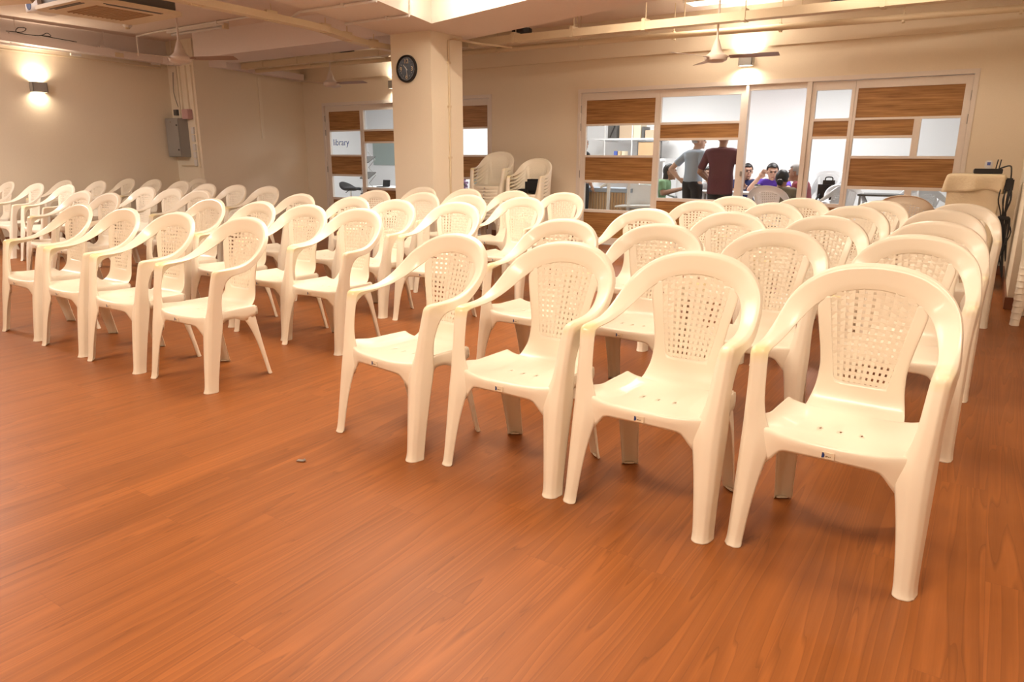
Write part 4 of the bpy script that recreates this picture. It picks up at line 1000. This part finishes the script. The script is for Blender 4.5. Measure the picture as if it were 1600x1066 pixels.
def torso(g, J, sc, pad, zlow, up):
    # elliptical rings from the hips to the neck
    def ring(c, rx, ry): return [(c.x+(rx*sc+pad)*math.copysign(abs(math.cos(a))**.85, math.cos(a)), c.y+(ry*sc+pad)*math.copysign(abs(math.sin(a))**.85, math.sin(a)), c.z) for a in [i*PI/14 for i in range(28)]]
    sh = (J['shL']+J['shR'])/2; w = abs(J['shL'].x-J['shR'].x)/2/sc
    rows = [ring(J['pel']+Vector((0, 0, zlow*sc)), .148, .112), ring(J['pel'].lerp(J['waist'], .5), .142, .108), ring(J['waist'], .130, .100), ring(J['waist'].lerp(J['chest'], .5), .138, .104), ring(J['chest'], .155, .112),
            ring(J['chest'].lerp(sh, .6), w-.012, .108), ring(sh+Vector((0, 0, .014)), w-.006, .090), ring(sh+Vector((0, 0, .034*sc)), w-.035, .080), ring(sh.lerp(J['neck'], .45)+Vector((0, 0, .034*sc)), .100, .066), ring(J['neck']+Vector((0, 0, -.005)), .058, .056)]
    if not up: rows = rows[:-1] + [ring(J['neck']+Vector((0, 0, -.012)), .060, .058)]
    v = [[g.bm.verts.new(q) for q in r] for r in rows]
    for a, b in zip(v, v[1:]):
        for k in range(len(a)): g.bm.faces.new((a[k], a[(k+1) % len(a)], b[(k+1) % len(a)], b[k]))
    g.bm.faces.new(v[0][::-1]); g.bm.faces.new(v[-1])
def person(label, loc, rz, base, over, shirt, trousers, skinm, hairm, hair='short', head_rz=0.0, head_rx=0.0, sc=1.0, face=True, sleeve=0.75, collar=False, belly=0.0, hem=0.0, hand_dir=None):
    J = {k: Vector(v) for k, v in base.items()}
    for k, v in over.items(): J[k] = Vector(v)
    t = thing('person', label, 'person', loc, rz); t.scale = (1, 1, 1)
    for k in J: J[k] = J[k]*sc
    R = lambda r: r*sc
    nodes = {}; E_ = []
    def nd(k, p, r): nodes[k] = (p, r if isinstance(r, tuple) else R(r))
    nd('pel', J['pel'], (R(.13), R(.10))); nd('waist', J['waist'], (R(.115), R(.09))); nd('chest', J['chest'], (R(.135), R(.10)))
    nd('upper', J['chest'].lerp(J['neck'], .62), (R(.10), R(.075))); nd('neck', J['neck'], .055); nd('head', J['head']-Vector((0, 0, .03*sc)), .055)
    E_ += [('pel', 'waist'), ('waist', 'chest'), ('chest', 'upper'), ('upper', 'neck'), ('neck', 'head')]
    for s in 'LR':
        nd('sh'+s, J['sh'+s]-Vector((0, 0, .018)), .050); nd('el'+s, J['el'+s], .040); nd('um'+s, J['sh'+s].lerp(J['el'+s], .5), .048); nd('fm'+s, J['el'+s].lerp(J['wr'+s], .35), .039); nd('wr'+s, J['wr'+s], .026)
        E_ += [('upper', 'sh'+s), ('sh'+s, 'um'+s), ('um'+s, 'el'+s), ('el'+s, 'fm'+s), ('fm'+s, 'wr'+s)]
        d = (J['wr'+s]-J['el'+s]).normalized()
        if hand_dir and s in hand_dir: d = Vector(hand_dir[s]).normalized()
        side = d.cross(Vector((0, 1, 0)) if abs(d.y) < .8 else Vector((0, 0, 1))).normalized(); nrm = d.cross(side).normalized()
        pm = J['wr'+s]+d*.055*sc; nd('pm'+s, pm, (R(.034), R(.018))); E_.append(('wr'+s, 'pm'+s))
        for i, (o_, L) in enumerate(((-.030, .060), (-.010, .072), (.010, .068), (.030, .052))):
            b0 = pm+d*.030*sc+side*o_*sc; a1 = b0+(d*.6*L+nrm*.10*L)*sc; a2 = a1+(d*.32*L+nrm*.35*L)*sc
            nd('f%s%da' % (s, i), b0, .0095); nd('f%s%db' % (s, i), a1, .0085); nd('f%s%dc' % (s, i), a2, .0075)
            E_ += [('pm'+s, 'f%s%da' % (s, i)), ('f%s%da' % (s, i), 'f%s%db' % (s, i)), ('f%s%db' % (s, i), 'f%s%dc' % (s, i))]
        tb = J['wr'+s]+(d*.035-side*.030)*sc; nd('t%sa' % s, tb, .012); nd('t%sb' % s, tb+(d*.035-side*.022)*sc, .010); E_ += [('wr'+s, 't%sa' % s), ('t%sa' % s, 't%sb' % s)]
        nd('hip'+s, J['hip'+s], .085); nd('th'+s, J['hip'+s].lerp(J['kn'+s], .5), .072); nd('kn'+s, J['kn'+s], .054); nd('cf'+s, J['kn'+s].lerp(J['an'+s], .35), .052); nd('an'+s, J['an'+s], .036); nd('to'+s, J['to'+s], .032)
        E_ += [('pel', 'hip'+s), ('hip'+s, 'th'+s), ('th'+s, 'kn'+s), ('kn'+s, 'cf'+s), ('cf'+s, 'an'+s), ('an'+s, 'to'+s)]
    g = MB(); bm = g.bm
    def rr(k): r = nodes[k][1]; return r if isinstance(r, tuple) else (r, r)
    torso(g, J, sc, 0.0, -.02, 1.0)
    for a, b_ in E_:
        if {a, b_} <= {'pel', 'waist', 'chest', 'upper'}: continue
        if (a == 'upper' and b_[:2] == 'sh') or (a == 'pel'): continue
        (ra, sa), (rb, sb) = rr(a), rr(b_)
        if a[:2] == 'wr' or b_[:2] == 'pm': ra = sa = min(ra, .024*sc); rb = sb = .020*sc
        g.tube([nodes[a][0], nodes[b_][0]], [ra, rb], 10)
        if len(b_) <= 3 and b_[:2] not in ('pm',): ell(bm, nodes[b_][0], (rb, rb, rb), None, 2)
    for s in 'LR':
        ell(bm, nodes['sh'+s][0]-Vector((0, 0, .018)), (R(.050),)*3, None, 2); ell(bm, nodes['hip'+s][0], (R(.088),)*3, None, 2)
        pm = nodes['pm'+s][0]; k0 = nodes['f%s1a' % s][0]; dd = (k0-nodes['wr'+s][0]).normalized(); si = (nodes['f%s3a' % s][0]-nodes['f%s0a' % s][0]).normalized(); nn = dd.cross(si)
        ell(bm, pm, (R(.042), R(.046), R(.017)), Matrix((si, dd, nn)).transposed(), 2)
    bmesh.ops.recalc_face_normals(bm, faces=bm.faces)
    HR = Matrix.Rotation(head_rz, 3, 'Z') @ Matrix.Rotation(head_rx, 3, 'X'); hc = J['head']
    def hp(x, y, z): return hc + HR @ (Vector((x, y, z))*sc)
    ell(bm, hp(0, .012, .02), (R(.076), R(.092), R(.098)), HR); ell(bm, hp(0, -.022, -.045), (R(.058), R(.066), R(.070)), HR)      # skull, jaw
    ell(bm, hp(0, -.094, -.012), (R(.013), R(.020), R(.024)), HR, 2); ell(bm, hp(0, -.082, .035), (R(.045), R(.014), R(.012)), HR, 2)  # nose, brow
    for s in (-1, 1): ell(bm, hp(s*.078, .012, -.005), (R(.010), R(.020), R(.032)), HR, 2)
    ell(bm, hp(0, -.082, -.062), (R(.024), R(.010), R(.012)), HR, 2); ell(bm, hp(0, -.07, -.098), (R(.024), R(.018), R(.016)), HR, 2)
    me2 = bpy.data.meshes.new('body'); bm.to_mesh(me2); bm.free()
    me2 = bake(me2, [('REMESH', dict(mode='VOXEL', voxel_size=.0085)), ('SMOOTH', dict(factor=.5, iterations=3))]); me2.materials.clear(); me2.materials.append(skinm)
    body = new_obj('body', me2, None, t, True)
    for s in (-1, 1):
        b = MB(); ell(b.bm, hp(s*.030, -.079, .012), (R(.013), R(.010), R(.008)), HR, 2); e = b.build('eye', M['black'], t, True)
        b = MB(); ell(b.bm, hp(s*.030, -.088, .034), (R(.018), R(.006), R(.005)), HR, 2); b.build('eyebrow', hairm, t, True)
    b = MB(); ell(b.bm, hp(0, -.091, -.062), (R(.022), R(.006), R(.005)), HR, 2); b.build('mouth', mat('lips', (.30, .10, .09), .5), t, True)
    # hair: cap with a face opening
    b = MB(); ell(b.bm, (0, 0, 0), (1, 1, 1), None, 4)
    dv = [v for v in b.bm.verts if (v.co.y < -.35 and v.co.z < .42) or v.co.z < (-.10 if v.co.y < .15 else -.55)]
    bmesh.ops.delete(b.bm, geom=dv, context='VERTS')
    for v in b.bm.verts:
        n = noise.noise(v.co*5)*.03; c = v.co*(1+n); v.co = hp(c.x*.088, .014+c.y*.104, .028+c.z*.108)
    me3 = bake(b.mesh('hair'), [('SOLIDIFY', dict(thickness=.02, offset=-1.0))]); me3.materials.clear(); me3.materials.append(hairm); h = new_obj('hair', me3, None, t, True)
    if hair == 'bun':
        b = MB(); ell(b.bm, hp(0, .115, -.03), (R(.045), R(.040), R(.045)), HR); b.build('hair_bun', hairm, h, True)
        b = MB(); ell(b.bm, hp(0, .13, .0), (R(.03), R(.012), R(.012)), HR, 2); b.build('hair_clip', M['chrome'], h, True)
    if hair == 'long':
        b = MB(); ell(b.bm, hp(0, .06, -.08), (R(.085), R(.05), R(.15)), HR); b.build('back_hair', hairm, h, True)
    # shirt with sleeves, trousers, shoes
    g = MB(); torso(g, J, sc, .012+belly*.6, (-.10-hem) if belly else -.005, 0)
    for s in 'LR':
        a, e = J['sh'+s], J['el'+s]; a = a-Vector((0, 0, .018)); g.tube([a, a.lerp(e, sleeve*.5), a.lerp(e, sleeve)], [R(.062), R(.059), R(.062)], 14); ell(g.bm, a, (R(.062),)*3, None, 3)
    bmesh.ops.recalc_face_normals(g.bm, faces=g.bm.faces)
    me4 = bake(g.mesh('shirt'), [('REMESH', dict(mode='VOXEL', voxel_size=.011)), ('SMOOTH', dict(factor=.5, iterations=5))]); me4.materials.clear(); me4.materials.append(shirt); sh = new_obj('shirt', me4, None, t, True)
    if collar:
        b = MB(); b.lathe([(R(.066), 0), (R(.072), R(.02)), (R(.064), R(.045)), (R(.058), R(.04))], tuple(J['neck']-Vector((0, 0, .03*sc))), n=20); b.build('collar', shirt, sh, True)
    N3 = {'pel': (J['pel'], (R(.10), R(.09)))}; E3 = []
    for s in 'LR':
        N3['hip'+s] = (J['hip'+s], R(.10)); N3['th'+s] = (J['hip'+s].lerp(J['kn'+s], .5), R(.088)); N3['kn'+s] = (J['kn'+s], R(.070)); N3['an'+s] = (J['kn'+s].lerp(J['an'+s], .93), R(.060))
        E3 += [('pel', 'hip'+s), ('hip'+s, 'th'+s), ('th'+s, 'kn'+s), ('kn'+s, 'an'+s)]
        b = MB(); ell(b.bm, J['an'+s].lerp(J['to'+s], .55)-Vector((0, 0, .004)), (R(.052), R(.13), R(.042))); b.build('shoe', M['black'], t, True)
    g = MB(); q = g.bm
    for s in 'LR':
        g.tube([N3['hip'+s][0], N3['th'+s][0], N3['kn'+s][0]], [R(.098), R(.088), R(.068)], 14); g.tube([N3['kn'+s][0], N3['an'+s][0]], [R(.068), R(.058)], 14); ell(q, N3['kn'+s][0], (R(.069),)*3, None, 2)
    ell(q, J['pel']+Vector((0, 0, -.01)), (R(.148), R(.115), R(.115)))
    for s in 'LR': ell(q, J['hip'+s].lerp(J['pel'], .25)+Vector((0, .015, -.01)), (R(.098), R(.105), R(.11)))
    if not base is SIT: q2 = J['pel'].lerp(J['waist'], .5); ell(q, q2, (R(.138), R(.108), R(.08)))
    bmesh.ops.recalc_face_normals(q, faces=q.faces); m6 = g.mesh('trousers')
    me5 = bake(m6, [('REMESH', dict(mode='VOXEL', voxel_size=.013)), ('SMOOTH', dict(factor=.5, iterations=6))]); me5.materials.clear(); me5.materials.append(trousers); new_obj('trousers', me5, None, t, True)
    return t
# standing man in a pale blue polo, seen from behind, both hands on his hips, head turned right
person('person in a pale blue polo standing with hands on hips, back to the hall', (-3.72, 10.5, 0), PI-.45, STAND,
       dict(shL=(.175, .0, 1.34), shR=(-.175, .0, 1.35), elL=(.40, .10, 1.10), wrL=(.20, .09, .95), elR=(-.27, .08, 1.09), wrR=(-.27, -.10, .94), chest=(0, -.02, 1.24), neck=(0, -.03, 1.40), head=(-.02, -.07, 1.53)),
       CL['blue'], CL['dark'], SKIN2, HAIRG, head_rz=-.7, collar=True, sleeve=.62, sc=.945, hand_dir={'L': (-.6, -.3, -.4), 'R': (.6, -.3, -.4)})
# standing man in maroon
person('person in a loose maroon shirt standing with his back to the hall', (-3.24, 10.3, 0), PI, STAND,
       dict(shL=(.205, .01, 1.36), shR=(-.205, .01, 1.36), elR=(-.31, -.04, 1.06), wrR=(-.28, -.20, .90), elL=(.32, .02, 1.06), wrL=(.22, -.16, .92)), CL['maroon'], CL['dark'], SKIN, HAIRG, collar=True, belly=.045, hem=.08, sleeve=.85, sc=.955)
# seated man in purple facing the hall, cheek on his fist
person('person in a purple polo seated facing the hall, hand at his temple', (-2.74, 11.33, 0), .12, SIT,
       dict(neck=(.0, -.12, .90), head=(-.02, -.19, 1.01), chest=(0, -.07, .76), shL=(.18, -.10, .87), shR=(-.18, -.10, .87), elR=(-.30, -.38, .76), wrR=(-.185, -.31, .93), elL=(.24, -.28, .73), wrL=(.08, -.42, .75)),
       CL['purple'], CL['dark'], SKIN2, HAIRB, head_rz=.25, head_rx=.15, collar=True, sleeve=.6, hand_dir={'R': (.45, .0, .6)})
person('person with black hair in a bun seated with her back to the hall', (-2.38, 10.15, 0), PI, SIT,
       dict(neck=(0, -.06, .83), head=(0, -.10, .93), chest=(0, -.02, .70), waist=(0, .02, .58), shL=(.17, -.03, .79), shR=(-.17, -.03, .79), elL=(.24, -.18, .66), elR=(-.24, -.18, .66), wrL=(.12, -.36, .73), wrR=(-.12, -.36, .73)),
       CL['olive'], CL['dark'], SKIN, HAIRB, hair='bun', sc=1.0)
person('person with short grey hair in dull red seated in profile by the doorway post', (-2.17, 10.62, 0), -PI/2-.1, SIT,
       dict(neck=(0, -.08, .90), head=(0, -.13, 1.01), chest=(0, -.03, .75), shL=(.17, -.04, .86), shR=(-.17, -.04, .86), wrL=(.10, -.34, .745), wrR=(-.10, -.34, .745)), CL['red'], CL['dark'], SKIN, HAIRG, sleeve=.8)
person('person in navy seated almost hidden behind the doorway post', (-3.32, 11.85, 0), .5, SIT, dict(neck=(0, -.04, .88), head=(0, -.08, 1.0), shL=(.17, -.02, .84), shR=(-.17, -.02, .84), chest=(0, 0, .74)), CL['navy'], CL['dark'], SKIN, HAIRB)
person('person with dark hair and a green top seated at the left end of the table', (-4.36, 10.80, 0), PI/2+.2, SIT,
       dict(neck=(0, -.10, .88), head=(0, -.16, .99), chest=(0, -.05, .74), shL=(.17, -.07, .84), shR=(-.17, -.07, .84), wrL=(.10, -.36, .745), wrR=(-.10, -.36, .745)), CL['green'], CL['dark'], SKIN, HAIRB, hair='long')
person('person in a white print shirt seated behind the two standing men', (-3.75, 11.42, 0), .1, SIT, dict(neck=(0, -.04, .84), head=(0, -.08, .96), shL=(.17, -.02, .80), shR=(-.17, -.02, .80), chest=(0, 0, .70)), CL['white'], CL['dark'], SKIN, HAIRB)
person('person with a dark ponytail standing behind the left edge of the office front', (-5.48, 10.3, 0), PI-.6, STAND, dict(), CL['black'], CL['dark'], SKIN, HAIRB, hair='long', sc=.92)
